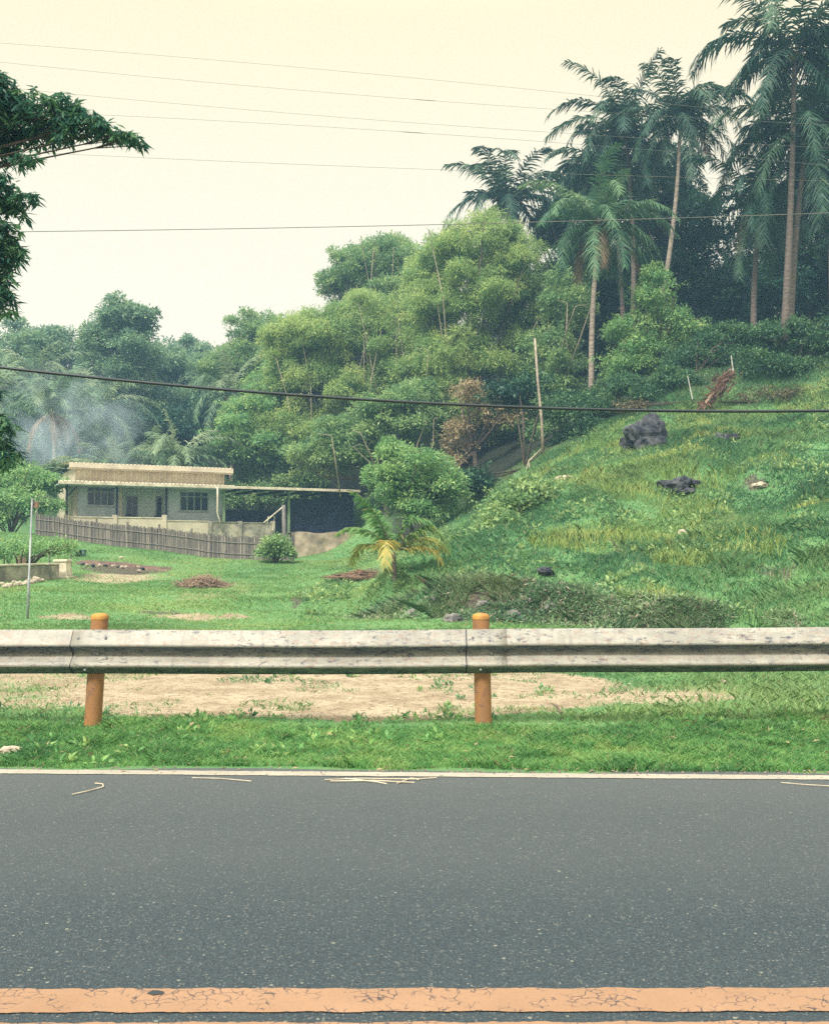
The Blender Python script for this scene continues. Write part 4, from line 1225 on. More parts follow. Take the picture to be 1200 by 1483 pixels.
hbox('gable_end', M_cream, u0 - 0.1, u0 - 0.003, 2.2, 8.2, zeave + 0.3, zt1 + 0.1)
# porch posts with cream caps on the parapet
pw = [(s_at(98), s_at(168), z_at(749, 1), z_at(758, 1)), (s_at(168), s_at(240), z_at(750, 4), z_at(766, 4)), (s_at(240), s_at(306), z_at(755, 7), z_at(774, 7)), (s_at(306), s_at(350), z_at(757, 9.5), -0.85), (s_at(350), s_at(398), z_at(758, 11), -0.95)]
for i, (a_, b_, zt_, zb_) in enumerate(pw):
    m = M_cream if i < 3 else M_concrete
    q = hbox('parapet', m, a_ + 0.1, b_ - 0.1, 0.30, 0.44, min(zb_, -0.15) - 0.6, zt_)
    if i >= 3: q['label'] = 'bare grey parapet'
    hbox('coping', M_white if i < 3 else M_concrete, a_ + 0.1, b_ - 0.1, 0.27, 0.47, zt_ + 0.002, zt_ + 0.05)
for i, u in enumerate((98, 168, 240, 306, 350, 398)):
    s = s_at(u)
    hbox('pier', M_cream if i < 3 else M_concrete, s - 0.098, s + 0.098, 0.24, 0.50, -1.6, z_at(746 if i < 3 else 755, s) + 0.02)
for u in (98, 171, 243):
    s = s_at(u)
    q = hbox('column', M_dark, s - 0.05, s + 0.05, 0.32, 0.42, z_at(746, s) + 0.025, zeave - 0.065)
s = s_at(98); MB().tube([(s + 0.05, 0.37, zeave - 0.6), (s + 0.5, 0.37, zeave - 0.1)], 0.035, 6).build('brace', M_dark, hs)
hbox('porch_floor', M_concrete, s_at(98), s_at(420), 0.45, DR, -0.3, 0.0)
# drain pipe
sp_ = s_at(314)
MB().tube([(sp_, -0.1, zeave + 0.0), (sp_, -0.1, zeave - 1.35), (sp_ + 0.2, 0.1, zeave - 1.8), (sp_ + 0.22, 0.15, 0.35)], 0.045, 8).build('drain_pipe', M_white, hs, smooth=True)
# carport posts, brace, tarpaulin
for u, m in ((324, M_green), (418, M_green)):
    s = s_at(u, 0.6); hbox('carport_post', m, s - 0.06, s + 0.06, 0.55, 0.67, -0.5, zeave - 0.02)
s = s_at(411, -0.2)
MB().tube([(s, -0.2, -1.7), (s + 0.03, -0.2, -0.4), (s - 0.02, -0.2, z_at(731, 11))], [0.13, 0.12, 0.10], 9).build('timber_post', M_wood, hs, smooth=True)
MB().tube([(s_at(382, -0.2), -0.2, z_at(757, 10)), (s - 0.02, -0.2, z_at(733, 11))], 0.04, 7).build('brace', M_white, hs)
for u in (386, 395):
    s2 = s_at(u, -0.1); MB().tube([(s2, -0.1, z_at(768, 11)), (s2 + 0.1, -0.1, z_at(748, 11))], 0.025, 6).build('railing_bar', M_white, hs)
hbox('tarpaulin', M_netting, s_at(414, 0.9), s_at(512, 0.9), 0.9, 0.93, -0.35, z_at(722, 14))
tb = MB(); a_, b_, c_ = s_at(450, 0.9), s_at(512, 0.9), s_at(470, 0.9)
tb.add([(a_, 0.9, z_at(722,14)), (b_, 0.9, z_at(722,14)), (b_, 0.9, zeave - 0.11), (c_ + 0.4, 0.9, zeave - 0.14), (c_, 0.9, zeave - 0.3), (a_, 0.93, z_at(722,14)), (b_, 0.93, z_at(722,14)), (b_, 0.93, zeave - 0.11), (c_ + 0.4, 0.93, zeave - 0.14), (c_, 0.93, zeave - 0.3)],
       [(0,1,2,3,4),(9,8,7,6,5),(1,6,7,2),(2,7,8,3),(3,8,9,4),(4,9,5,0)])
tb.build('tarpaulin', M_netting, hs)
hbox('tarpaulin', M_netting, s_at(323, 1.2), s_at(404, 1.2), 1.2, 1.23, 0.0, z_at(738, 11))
for u in (352, 380):
    s2 = s_at(u, 1.1); MB().tube([(s2, 1.1, 0), (s2, 1.1, z_at(728, 11))], 0.04, 6).build('carport_post', M_dark, hs)

# two dark round-backed chairs on the porch
for k, (u, lab) in enumerate(((189, 'dark round-backed chair in front of the left entry door'), (231, 'dark round-backed chair in front of the right entry door'))):
    s = s_at(u, 1.8); x_, y_ = HP(s, 1.8)
    ch = empty('porch_chair', (x_, y_, HZ), lab, 'chair', 'chairs on the porch', rz=HA)
    b = MB(); n = 14; vs_ = []; 
    for i in range(n + 1):
        a = math.pi * i / n
        vs_ += [(-math.cos(a) * 0.34, -0.12 + 0.34 * 0.5 * math.sin(a) , 0.42), (-math.cos(a) * 0.36, 0.1 * math.sin(a) + 0.05, 0.42 + 0.10 + 0.48 * math.sin(a) ** 0.6)]
    fs = [(2*i, 2*i+2, 2*i+3, 2*i+1) for i in range(n)]
    b.add(vs_, fs); o = b.build('backrest', M_dark, ch); so = o.modifiers.new('t', 'SOLIDIFY'); so.thickness = 0.03
    b = MB(); b.tube([(0, -0.12, 0.38), (0, -0.12, 0.44)], [0.32, 0.34], 16); b.build('seat', M_dark, ch)
    for (lx, ly) in ((-.22, -.3), (.22, -.3), (-.22, .1), (.22, .1)):
        MB().tube([(lx * 0.8, ly, 0.38), (lx, ly, 0)], 0.02, 6).build('leg', M_dark, ch)

# ------------------------------------------------------------------ bamboo fence
A_, B_ = P(52, 776, 48.3), P(424, 812, 44.0)
fx = empty('bamboo_fence', (A_.x, A_.y, gz(A_.x, A_.y)), 'grey weathered bamboo paling fence in front of the house', 'fence')
n = 640; VV = []; RN = []
L_ = Vector((B_.x - A_.x, B_.y - A_.y, 0)); per = Vector((-L_.y, L_.x, 0)).normalized()
def fence_top(t): return np.interp(t, [0, 1], [1.02, 1.14])
mb = MB(); rn = []
for i in range(n):
    t = (i + 0.5 + random.uniform(-.2, .2)) / n
    q = A_.lerp(B_, t); wv_ = 0.055 * random.uniform(0.7, 1.1)
    z0 = gz(q.x, q.y) - 0.06; h = fence_top(t) * random.uniform(0.93, 1.06)
    tl = random.uniform(-.03, .03)
    q = q + per * (0.02 if i % 2 else -0.02)
    b0 = Vector((q.x, q.y, z0)) - Vector(fx.location); b1 = b0 + Vector((tl, 0, h))
    nb = len(mb.f)
    mb.tube([b0, b0.lerp(b1, 0.5), b1], [wv_/2, wv_/2, wv_/2.3], 5)
    rn += [random.random()] * (len(mb.f) - nb)
o = mb.build('palings', M_bamboo, fx); at = o.data.attributes.new('rnd', 'FLOAT', 'FACE'); at.data.foreach_set('value', np.array(rn, dtype=np.float32))
for hfrac in (0.28, 0.78):
    b = MB(); pts = []
    for i in range(30):
        t = i / 29; q = A_.lerp(B_, t) - per * 0.055
        pts.append(Vector((q.x, q.y, gz(q.x, q.y) + hfrac)) - Vector(fx.location))
    b.tube(pts, 0.022, 6).build('rail', M_wood, fx)
for i in range(9):
    t = i / 8; q = A_.lerp(B_, t) + per * 0.07; z0 = gz(q.x, q.y)
    b0 = Vector((q.x, q.y, z0 - 0.3)) - Vector(fx.location)
    MB().tube([b0, b0 + Vector((0, 0, 1.5))], 0.05, 7).build('post', M_wood, fx)

# earth retaining face below the carport
def rough_block(name, m, corners_fn, nu, nv, label, cat, amp=0.12, seed=0):
    mb = MB(); vs_ = []
    for j in range(nv + 1):
        for i in range(nu + 1):
            p = Vector(corners_fn(i / nu, j / nv))
            d = mnoise.fractal(p * 1.3 + Vector((seed, 0, 0)), 1.0, 2.0, 5)
            vs_.append(p + Vector((0, -d * amp, d * amp * 0.3)))
    fs = [(j*(nu+1)+i, j*(nu+1)+i+1, (j+1)*(nu+1)+i+1, (j+1)*(nu+1)+i) for j in range(nv) for i in range(nu)]
    mb.add(vs_, fs); o = mb.build(name, m, smooth=True); tag(o, label, cat); return o
def emb(a, b):
    s = s_at(423, -0.25) + a * (s_at(514, -0.25) - s_at(423, -0.25))
    zt = HZ + 0.06 + 0.05 * math.sin(a * 9)
    z0 = 0.7
    if b < 0.8:
        t = b / 0.8; d = -1.0 + 0.9 * t; z = z0 + (zt - z0) * t
    else:
        t = (b - 0.8) / 0.2; d = -0.1 + 0.9 * t; z = zt + 0.03 * t
    x_, y_ = HP(s, d)
    return (x_, y_, z)
rough_block('earth_bank', M_earth, emb, 50, 24, 'bare tan earth bank under the dark tarpaulin of the carport', 'earth bank', 0.16)

# ------------------------------------------------------------------ rocks
def rock(name, label, u, v, wpx, hpx, m, Y=None, seed=0, amp=0.35, group=None, cat='rock', sink=0.3, depth=0.8, sub=4):
    import bmesh
    q = hit(u, v + hpx * 0.5) if Y is None else P(u, v + hpx * 0.5, Y)
    s = q.y / F
    bm = bmesh.new(); bmesh.ops.create_icosphere(bm, subdivisions=sub, radius=1)
    rx, rz_ = wpx * s / 2, hpx * s / 2 * 1.2
    for vv in bm.verts:
        p = vv.co.normalized()
        d = mnoise.fractal(p * 1.3 + Vector((seed * 3.1, seed, 0)), 0.8, 2.0, 6)
        d2 = mnoise.noise(p * 5 + Vector((seed, 7, 1)))
        p = p * (1 + amp * d + 0.08 * d2)
        vv.co = Vector((p.x * rx, p.y * rx * depth, p.z * rz_))
    me = bpy.data.meshes.new(name); bm.to_mesh(me); bm.free(); me.materials.append(m)
    if amp < 0.3: me.shade_smooth()
    o = bpy.data.objects.new(name, me); col.objects.link(o)
    o.location = (q.x, q.y + rx * depth * 0.3, q.z + rz_ * (1 - sink) * 0.8)
    tag(o, label, cat, group); return o
rock('boulder', 'big black boulder at the top left shoulder of the grassy hill', 942, 626, 60, 50, M_rock, seed=1, amp=0.5, sink=0.45)
rock('boulder', 'small dark boulder lower left of the big black one', 918, 640, 34, 26, M_rock, seed=8, amp=0.4)
rock('boulder', 'dark grey boulder half buried in the middle of the slope', 982, 700, 56, 28, M_rock, seed=2, amp=0.45, sink=0.6)
rock('boulder', 'flat dark boulder near the top of the slope', 1048, 632, 46, 16, M_rock, seed=3, amp=0.4, sink=0.7)
rock('stone', 'pale stone lying in the lower slope grass', 988, 775, 14, 14, M_rockpale, seed=4, amp=0.3, sink=0)
rock('stone', 'long pale stone slab lying on bare soil high on the slope', 1100, 702, 26, 8, M_rockpale, seed=5, amp=0.4, sink=0.8)
rock('stone', 'grey limestone outcrop in the creeper-covered mound', 745, 728, 50, 26, simple('outcrop_limestone', (0.28,0.26,0.22), (0.08,0.08,0.08), 5, 0.95, 1, bd=0.06), seed=6, amp=0.4)
rock('stone', 'pale outcrop stone on the crest right of the creeper-covered mound', 818, 694, 30, 12, M_rockpale, seed=7, amp=0.4)
rock('stone', 'dark stone in the slope above the bank edge', 790, 828, 24, 14, M_rock, seed=9, amp=0.4)
rock('stone', 'small white stone on the lawn below the fence', 176, 808, 7, 4, M_rockpale, seed=10, amp=0.2, sink=0)
rock('stone', 'white stone in the roadside grass right of the sandy patch', 1048, 990, 12, 6, M_rockpale, seed=11, amp=0.3, sink=0)
rock('stone', 'flat tan stone in the verge at the far left', 14, 1088, 36, 14, M_rockpale, seed=12, amp=0.3, sink=0.3)
rock('stone', 'pale stone at the roadside left of the white line mark', 190, 1106, 8, 5, M_rockpale, seed=13, amp=0.3, sink=0, sub=2)

# bank weeds along the cut
def band_weeds():
    n = 7500; t = rng.random(n)
    pl = np.array(HILL[:9]); seg = np.hypot(*(pl[1:] - pl[:-1]).T); cum = np.r_[0, np.cumsum(seg)]
    L_ = t * cum[-1]
    x = np.interp(L_, cum, pl[:, 0]); y = np.interp(L_, cum, pl[:, 1])
    off = rng.normal(0.3, 0.32, n); x += rng.normal(0, 0.25, n); y += off
    z = ground(x, y)
    keep = ((0.5 * vnoise(x, y, 0.5, 70) + 0.5 * vnoise(x, y, 1.5, 77)) > 0.44) & (y < 24) & (x < 5 + 2 * vnoise(x, y, 0.8, 73))
    x, y, z = x[keep], y[keep], z[keep]; n = len(x)
    k = 14; ki = np.repeat(np.arange(n), k); tot = n * k
    dd = unit(rng.normal(size=(tot, 3))); dd[:, 2] = np.abs(dd[:, 2])
    size = 0.05 + 0.22 * vnoise(x, y, 0.6, 71) ** 2
    pos = np.c_[x, y, z][ki] + dd * (size[ki] * rng.uniform(0.3, 1.2, tot))[:, None]
    ax = dd + rng.normal(size=(tot, 3)) * 0.5; ax[:, 2] -= 0.2
    nr = np.array([0, -0.3, 1.0]) + rng.normal(size=(tot, 3)) * 0.5
    L = 0.075 * rng.uniform(0.5, 1.5, tot)
    V = leaves(pos, ax, nr, L, L * 0.32)
    o = big_mesh('weeds', V, 4, G_weed, None, {'hue': np.clip(vnoise(x, y, 1.2, 72)[ki] + rng.normal(0, 0.12, tot), 0, 1), 'rnd': rng.random(tot)})
    tag(o, 'tangled grey green weeds on the cut bank behind the right half of the guardrail', None, None, 'stuff')
band_weeds()
ORD = ['first','second','third','fourth','fifth','sixth','seventh','eighth','ninth','tenth','eleventh','twelfth','thirteenth','fourteenth','fifteenth','sixteenth','seventeenth','eighteenth','nineteenth','twentieth','twenty-first','twenty-second']
M_bankrock = simple('bank_stone_grey', (0.22,0.21,0.19), (0.07,0.07,0.075), 6, 0.95, 1.0, bd=0.05)
x, y = scatter(200000, -1.5, 7.5, 17, 22.5, lambda x, y: (np.abs(poly_sd(x, y, HILL) - 0.4) < 0.55) * (vnoise(x, y, 0.6, 90) > 0.5) * (x < 5.5) * 0.6)
pts = np.c_[x, y, ground(x, y) - 0.02]
blades('grass', pts, 0.10 + 0.30 * vnoise(x, y, 0.5, 91) ** 2, 0.012, 1.6, G_weed, np.clip(vnoise(x, y, 0.7, 92) + rng.normal(0, 0.15, len(x)), 0, 1), 'rank grass and stalks hanging over the cut bank')
for i, (u, v, w_, h_) in enumerate(((600,885,26,14),(630,870,16,9),(655,893,30,16),(700,872,22,12),(742,890,34,18),(770,868,18,9),(800,880,26,16),(850,893,30,14),(890,885,22,12))):
    rock('bank_stone', ORD[i] + ' grey stone bedded in the cut bank, counted from the young palm end', u, v, w_, h_, M_bankrock, seed=120 + i, amp=0.4, group='stones in the cut bank', cat='stone', sink=0.75, depth=0.6, sub=3)
# broad-leaved weeds dotted over the slope and verge
def dot_weeds(n, x0, x1, y0, y1, keepf, size0, leafL, m, label, seed):
    x, y = scatter(n, x0, x1, y0, y1, keepf); n = len(x); z = ground(x, y)
    k = 16; ki = np.repeat(np.arange(n), k); tot = n * k
    dd = unit(rng.normal(size=(tot, 3))); dd[:, 2] = np.abs(dd[:, 2])
    size = size0 * rng.uniform(0.5, 1.6, n)
    pos = np.c_[x, y, z][ki] + dd * (size[ki] * rng.uniform(0.2, 1.0, tot))[:, None]
    ax = dd + rng.normal(size=(tot, 3)) * 0.4
    nr = np.array([0, 0, 1.0]) + rng.normal(size=(tot, 3)) * 0.4
    L = leafL * rng.uniform(0.5, 1.4, tot)
    o = big_mesh('weeds', leaves(pos, ax, nr, L, L * 0.45), 4, m, None, {'hue': np.clip(rng.random(n)[ki], 0, 1), 'rnd': rng.random(tot)})
    tag(o, label, None, None, 'stuff')
dot_weeds(9000, -1, 22, 18, 44, lambda x, y: ((vnoise(x, y, 1.4, 80) > 0.55) & (poly_sd(x, y, HILL) > 0.6) & (np.abs(x) < 0.46 * y + 1)) * (0.3 + 0.7 * sstep(x, 2, 8)), 0.16, 0.12, L_mid, 'leafy weeds scattered over the hillside grass', 1)
dot_weeds(1100, -9, 9, 6.7, 8.6, lambda x, y: (vnoise(x, y, 0.5, 81) > 0.6) * 0.9, 0.05, 0.05, G_verge, 'small leafy weeds in the roadside grass', 2)
dot_weeds(1400, -9, 12, 8.4, 15, lambda x, y: (vnoise(x, y, 0.8, 82) > 0.62) * 0.5, 0.05, 0.05, G_hill, 'small leafy weeds around the sandy patch', 3)
dot_weeds(2500, -3.5, 3, 24, 44, lambda x, y: (vnoise(x, y, 1.2, 83) > 0.5) * (np.abs(x + 1.6 - (y - 30) * 0.02) < 1.6) * 0.8, 0.12, 0.1, L_mid, 'leafy weeds in the hollow around the young palm', 4)

# pebbles and litter along the asphalt edge
def pebbles(name, n, x0, x1, yfn, smin, smax, m, label):
    mb = MB()
    for i in range(n):
        x = random.uniform(x0, x1); y = yfn(x); s = random.uniform(smin, smax)
        z = gz(x, y) if y > 6.5 else 0.004
        a = random.uniform(0, 6.28)
        vs_ = []
        for k in range(6):
            q = a + k * math.pi / 3; r_ = s * random.uniform(0.7, 1.1)
            vs_.append((x + math.cos(q) * r_, y + math.sin(q) * r_, z + s * 0.15))
        vs_ += [(x, y, z + s * random.uniform(0.6, 0.9)), (x, y, z - 0.005)]
        mb.add(vs_, [(k, (k+1) % 6, 6) for k in range(6)] + [((k+1) % 6, k, 7) for k in range(6)])
    o = mb.build(name, m); tag(o, label, None, None, 'stuff')
pebbles('gravel', 900, -6.5, 6.5, lambda x: 6.47 - 0.034 * x + random.gauss(0.03, 0.05), 0.004, 0.014, simple('road_grit', (0.25,0.2,0.17), (0.1,0.08,0.08), 40, 0.95, 0), 'grit and crumbs along the edge of the asphalt')
pebbles('gravel', 500, -6, 6, lambda x: random.uniform(8.4, 13.5), 0.006, 0.022, M_rockpale, 'small pebbles strewn on the sandy patch')
# dry leaf litter in the verge
x, y = scatter(1200, -7, 7, 6.45, 9.4, lambda x, y: np.where(y < 6.75, 0.8, 0.25))
nn = len(x); z = ground(x, y) + np.where(y < 6.7, 0.012, rng.uniform(0.01, 0.07, nn))
az = rng.uniform(0, 6.28, nn); L = rng.uniform(0.02, 0.06, nn)
o = big_mesh('leaf_litter', leaves(np.c_[x, y, z], np.c_[np.cos(az), np.sin(az), rng.normal(0, 0.2, nn)], np.array([0, 0, 1.0]) + rng.normal(size=(nn, 3)) * 0.4, L, L * 0.4), 4, L_brown, None, {'hue': rng.random(nn), 'rnd': rng.random(nn)})
tag(o, 'dry brown leaves littering the roadside grass', None, None, 'stuff')

# straws and twigs on the asphalt
def rp(u, v):   # on the road surface
    a = P(u, v, 1.0); k = (0.009 - CAMZ) / (a.z - CAMZ); return Vector((a.x * k, k, 0.009))
def straw(name, label, pts, r=0.004, m=M_straw):
    b = MB(); b.tube([rp(*q) + Vector((0, 0, 0.003)) for q in pts], r, 5); o = b.build(name, m); tag(o, label, 'twig'); return o
straw('twig', 'bent pale twig on the asphalt below the left guardrail post', [(105,1151),(128,1146),(150,1140),(149,1136),(138,1135)])
straw('twig', 'long thin straw near the white line left of centre', [(278,1127),(320,1128),(364,1132)], 0.003)
for i, (lab, pts) in enumerate((('uppermost straw of the sparse bundle near the white line', [(470,1130),(520,1128),(600,1129),(632,1127)]), ('lower straw of the sparse bundle near the white line', [(478,1132),(540,1131),(600,1134)]), ('crooked straw across the bundle near the white line', [(500,1128),(545,1133),(560,1136)]), ('short straw at the right end of the bundle', [(575,1135),(596,1127),(606,1130)]))):
    straw('twig', lab, pts, 0.004)
straw('twig', 'faint straw by the white line at the far right', [(1130,1134),(1165,1137),(1200,1139)], 0.003)
def stick(name, label, a, b, r, cat='stick', m=M_stick):
    o = MB().tube([a, a.lerp(b, 0.5) + Vector((0, 0, 0.02)), b], [r, r * 0.8, r * 0.5], 6).build(name, m); tag(o, label, cat); return o
g1 = hit(812, 1043); stick('dead_branch', 'pale dead branch piece lying right of the right guardrail post', g1 + Vector((0, 0, 0.05)), g1 + Vector((-0.07, 0.1, 0.12)), 0.014, 'branch')

# ------------------------------------------------------------------ left corner of the yard
a0, a1 = hit(-60, 848), hit(84, 838)
lw = empty('garden_wall', (a1.x, a1.y, a1.z), 'low grey concrete kerb wall with a wide end pier, at the left', 'wall')
dv = Vector((a0.x - a1.x, a0.y - a1.y, 0)); ang = math.atan2(dv.y, dv.x); lw.rotation_euler.z = ang
ln = dv.length
sc_ = a1.y / F
MB().box(0.1, ln, -0.1, 0.1, -0.25, 20 * sc_).build('wall', M_concrete, lw, bevel=0.02)
MB().box(0.1, ln, -0.13, 0.13, 20 * sc_ + 0.002, 20 * sc_ + 0.06).build('coping', M_white, lw, bevel=0.01)
pier = MB()
def frust(mb, cx, w0, w1, z0, z1):
    mb.add([(cx-w0,-w0,z0),(cx+w0,-w0,z0),(cx+w0,w0,z0),(cx-w0,w0,z0),(cx-w1,-w1,z1),(cx+w1,-w1,z1),(cx+w1,w1,z1),(cx-w1,w1,z1)],[(0,3,2,1),(4,5,6,7),(0,1,5,4),(1,2,6,5),(2,3,7,6),(3,0,4,7)])
frust(pier, -0.36, 0.36, 0.32, -0.2, 0.08); frust(pier, -0.36, 0.25, 0.19, 0.082, 0.56); frust(pier, -0.36, 0.24, 0.23, 0.562, 0.64)
pier.build('pier', M_white, lw, bevel=0.015)
MB().box(ln * 0.42, ln * 0.42 + 0.16, -0.16, -0.131, -0.2, 0.5).build('buttress', M_concrete, lw)
# rubble in front of the wall, stone by stone
ORD = ['first','second','third','fourth','fifth','sixth','seventh','eighth','ninth','tenth','eleventh','twelfth','thirteenth','fourteenth','fifteenth','sixteenth','seventeenth','eighteenth','nineteenth','twentieth','twenty-first','twenty-second']
for i in range(22):
    u = 3 + i * 3.1 + random.uniform(-1.5, 1.5); v = 850 - i * 0.55 + random.uniform(-4, 3)
    rock('rubble_stone', ORD[21 - i] + ' broken pale stone from the end pier in the row below the garden wall', u, v, random.uniform(6, 11), random.uniform(4, 7), M_rockpale, seed=20 + i, amp=0.35, group='rubble stones along the garden wall', cat='stone', sink=0.0, sub=2)
for i in range(16):
    u = 118 + i * 6.0 + random.uniform(-4, 4); v = 816 + i * 0.6 + random.uniform(-3, 3)
    rock('field_stone', ORD[i] + ' weathered stone along the brown soil ridge, counted from the garden wall', u, v, random.uniform(5, 9), random.uniform(3, 5), M_rockpale if i % 3 else M_rock, seed=50 + i, amp=0.35, group='stones in the soil edge', cat='stone', sink=0.1, sub=2)
# soil ridge
def ridge():
    n = 90; vs_ = []; fs = []
    for i in range(n + 1):
        t = i / n; c = hit(108 + 138 * t, 816 + 10 * t)
        hgt = 0.22 * math.sin(math.pi * min(1, t * 1.0)) ** 0.5 * (1 - 0.5 * t)
        for k, (dy, hz_) in enumerate(((-0.45, -0.05), (-0.28, 0.35), (-0.1, 0.8), (0.1, 1.0), (0.45, 0.6), (0.9, -0.05))):
            nz = mnoise.noise(Vector((c.x * 2.5, dy * 3, 3))) * 0.35
            vs_.append((c.x, c.y + dy * 1.2, gz(c.x, c.y + dy * 1.2) + hgt * (hz_ + nz) - (0.03 if hz_ < 0 else 0)))
        if i:
            for k in range(5): a = i * 6 + k; fs.append((a - 6, a, a + 1, a - 5))
    mb = MB(); mb.add(vs_, fs); o = mb.build('soil_ridge', M_soil, smooth=True); tag(o, 'low ridge of dug brown soil running across the lawn', 'soil ridge')
ridge()
# wire fence
wf0, wf1 = hit(-70, 830), hit(101, 822)
wf = empty('wire_fence', wf1, 'thin wire mesh fence round the weedy garden plot at the left', 'fence')
o_ = Vector(wf.location)
tops = 1.15
for i in range(6):
    q = wf1.lerp(wf0, i / 5); q = Vector((q.x, q.y + 0.15, gz(q.x, q.y + 0.15)))
    MB().tube([q - o_, q - o_ + Vector((0, 0, tops))], 0.022, 6).build('post', M_wood, wf)
for hh in (0.25, 0.5, 0.8, 1.1):
    pts = []
    for i in range(12):
        q = wf1.lerp(wf0, i / 11); pts.append(Vector((q.x, q.y + 0.15, gz(q.x, q.y + 0.15) + hh + 0.02 * math.sin(i * 2))) - o_)
    MB().tube(pts, 0.006, 4).build('wire', M_metal, wf)
# brick pillar stub in that plot
q = hit(26, 826); bp = MB()
for i in range(7):
    j = random.uniform(-.015, .015); bp.box(-0.16 + j, 0.16 + j, -0.13, 0.13, i * 0.075, i * 0.075 + 0.068)
o = bp.build('brick_stack', simple('red_brown_brick', (0.27,0.14,0.10), (0.14,0.09,0.07), 8, 0.9, 0.4)); o.location = (q.x, q.y + 0.5, gz(q.x, q.y + 0.5)); tag(o, 'small stack of red-brown bricks behind the garden wall', 'brick stack')
# small bins
for (u, m, lab) in ((113, M_dark, 'small black pot on the lawn below the fence'), (121, simple('teal_plastic', (0.12,0.2,0.19), None, 4, 0.5, 0), 'small teal pot on the lawn beside the black one')):
    q = hit(u, 806); b = MB(); b.tube([(0,0,0),(0,0,0.05),(0,0,0.24),(0,0,0.26)], [0.09,0.10,0.125,0.135], 14); b.tube([(0,0,0.262),(0,0,0.27)], [0.11, 0.11], 14)
    o = b.build('pot', m, smooth=False); o.location = q; tag(o, lab, 'pot')
# thin pole with rag and wires
q = hit(40, 896)
tp = P(47, 722, q.y)
fp = empty('metal_pole', q, 'thin galvanised pole leaning slightly on the lawn at the left', 'pole')
MB().tube([Vector((0,0,-0.2)), (tp - q) * 0.35, (tp - q) * 0.352, tp - q], [0.028, 0.026, 0.020, 0.018], 8).build('shaft', M_metal, fp, smooth=True)
b = MB(); t0 = tp - q
for (dz, dx, dx2) in ((0.0, 0.30, 0.10), (-0.10, 0.28, 0.05)):
    b.tube([t0 + Vector((0, 0, dz - 0.02)), t0 + Vector((dx * 0.5, 0.02, dz + 0.06)), t0 + Vector((dx, 0.05, dz + 0.02)), t0 + Vector((dx + dx2, 0.08, dz - 0.03))], 0.007, 5)
b.build('wire', M_wire, fp)
b = MB(); vs_ = [(t0 + Vector((0.01 + 0.022 * i, 0.02 * math.sin(i), -0.06 + 0.008 * math.sin(i * 2)))) for i in range(7)] + [(t0 + Vector((0.01 + 0.022 * i, 0.02 * math.sin(i + .4), -0.19 + 0.012 * math.sin(i * 1.7)))) for i in range(7)]
b.add(vs_, [(i, i + 7, i + 8, i + 1) for i in range(6)]); o = b.build('rag', simple('brown_cloth', (0.22,0.14,0.10), None, 6, 0.9, 0), fp); so = o.modifiers.new('t', 'SOLIDIFY'); so.thickness = 0.004

# brush pile
def brush(name, label, c, rx, ry, h, n, m, cat, rad=0.012, up=0.3):
    mb = MB()
    for i in range(n):
        a = random.uniform(0, 6.28); r_ = random.random() ** 0.6
        x = math.cos(a) * rx * r_; y = math.sin(a) * ry * r_
        z = random.random() * h * (1 - r_ * 0.8)
        a2 = random.uniform(0, 6.28); L = random.uniform(0.2, 0.6) * rx * 0.9; e_ = random.uniform(-0.15, up)
        d = Vector((math.cos(a2), math.sin(a2), e_)) * L
        p0 = Vector((x, y, z)); mb.tube([p0, p0 + d * 0.5 + Vector((0, 0, 0.05 * L)), p0 + d], [rad, rad * 0.7, rad * 0.3], 4, cap=False)
    o = mb.build(name, m); o.location = c; tag(o, label, cat); return o
q = hit(292, 852)
brush('brush_pile', 'heap of dry brown twigs on the lawn', q + Vector((0, 0.3, 0)), 0.8, 0.6, 0.42, 800, M_twig, 'brush pile', 0.012, 0.6)
q = hit(520, 838)
brush('debris_pile', 'pile of dry palm debris left of the young palm', q + Vector((0.1, 0.3, 0)), 1.0, 0.9, 0.3, 600, simple('palm_debris', (0.30,0.19,0.13), (0.12,0.08,0.06), 3, 0.95, 0), 'debris', 0.016, 0.1)

# bare pole and dead branch in the shade, stakes on the hill
pb, pt = P(786, 662, 44), P(774, 490, 44)
o = MB().tube([pb, pb.lerp(pt, 0.3) + Vector((0.05, 0, 0)), pb.lerp(pt, 0.65), pt], [0.07, 0.06, 0.055, 0.045], 8).build('bare_trunk', M_stick, smooth=True); tag(o, 'tall bare pale trunk leaning in the dark gap of the wood', 'dead tree')
pb, pt = P(742, 706, 43), P(783, 650, 43.5)
mb = MB().tube([pb, P(760, 690, 43), P(765, 668, 43), pt], [0.05, 0.045, 0.035, 0.02], 7).tube([P(765, 668, 43), P(768, 690, 43), P(770, 700, 43)], [0.03, 0.025, 0.015], 6)
tag(mb.build('dead_branch', M_stick, smooth=True), 'crooked dead branch at the foot of the tall bare trunk', 'branch')
for (u0_, v0_, u1_, v1_, Y_, lab) in ((1061, 538, 1058, 515, 43, 'short white stake above the red-brown fallen branch'), (1002, 578, 995, 544, 42.5, 'slanting white stake left of the red-brown fallen branch'),
                                ):
    tag(MB().tube([P(u0_, v0_, Y_), P(u1_, v1_, Y_)], [0.03, 0.025], 7).build('stake', simple('white_stake', (0.55,0.55,0.5), None, 4, 0.7, 0)), lab, 'stake')
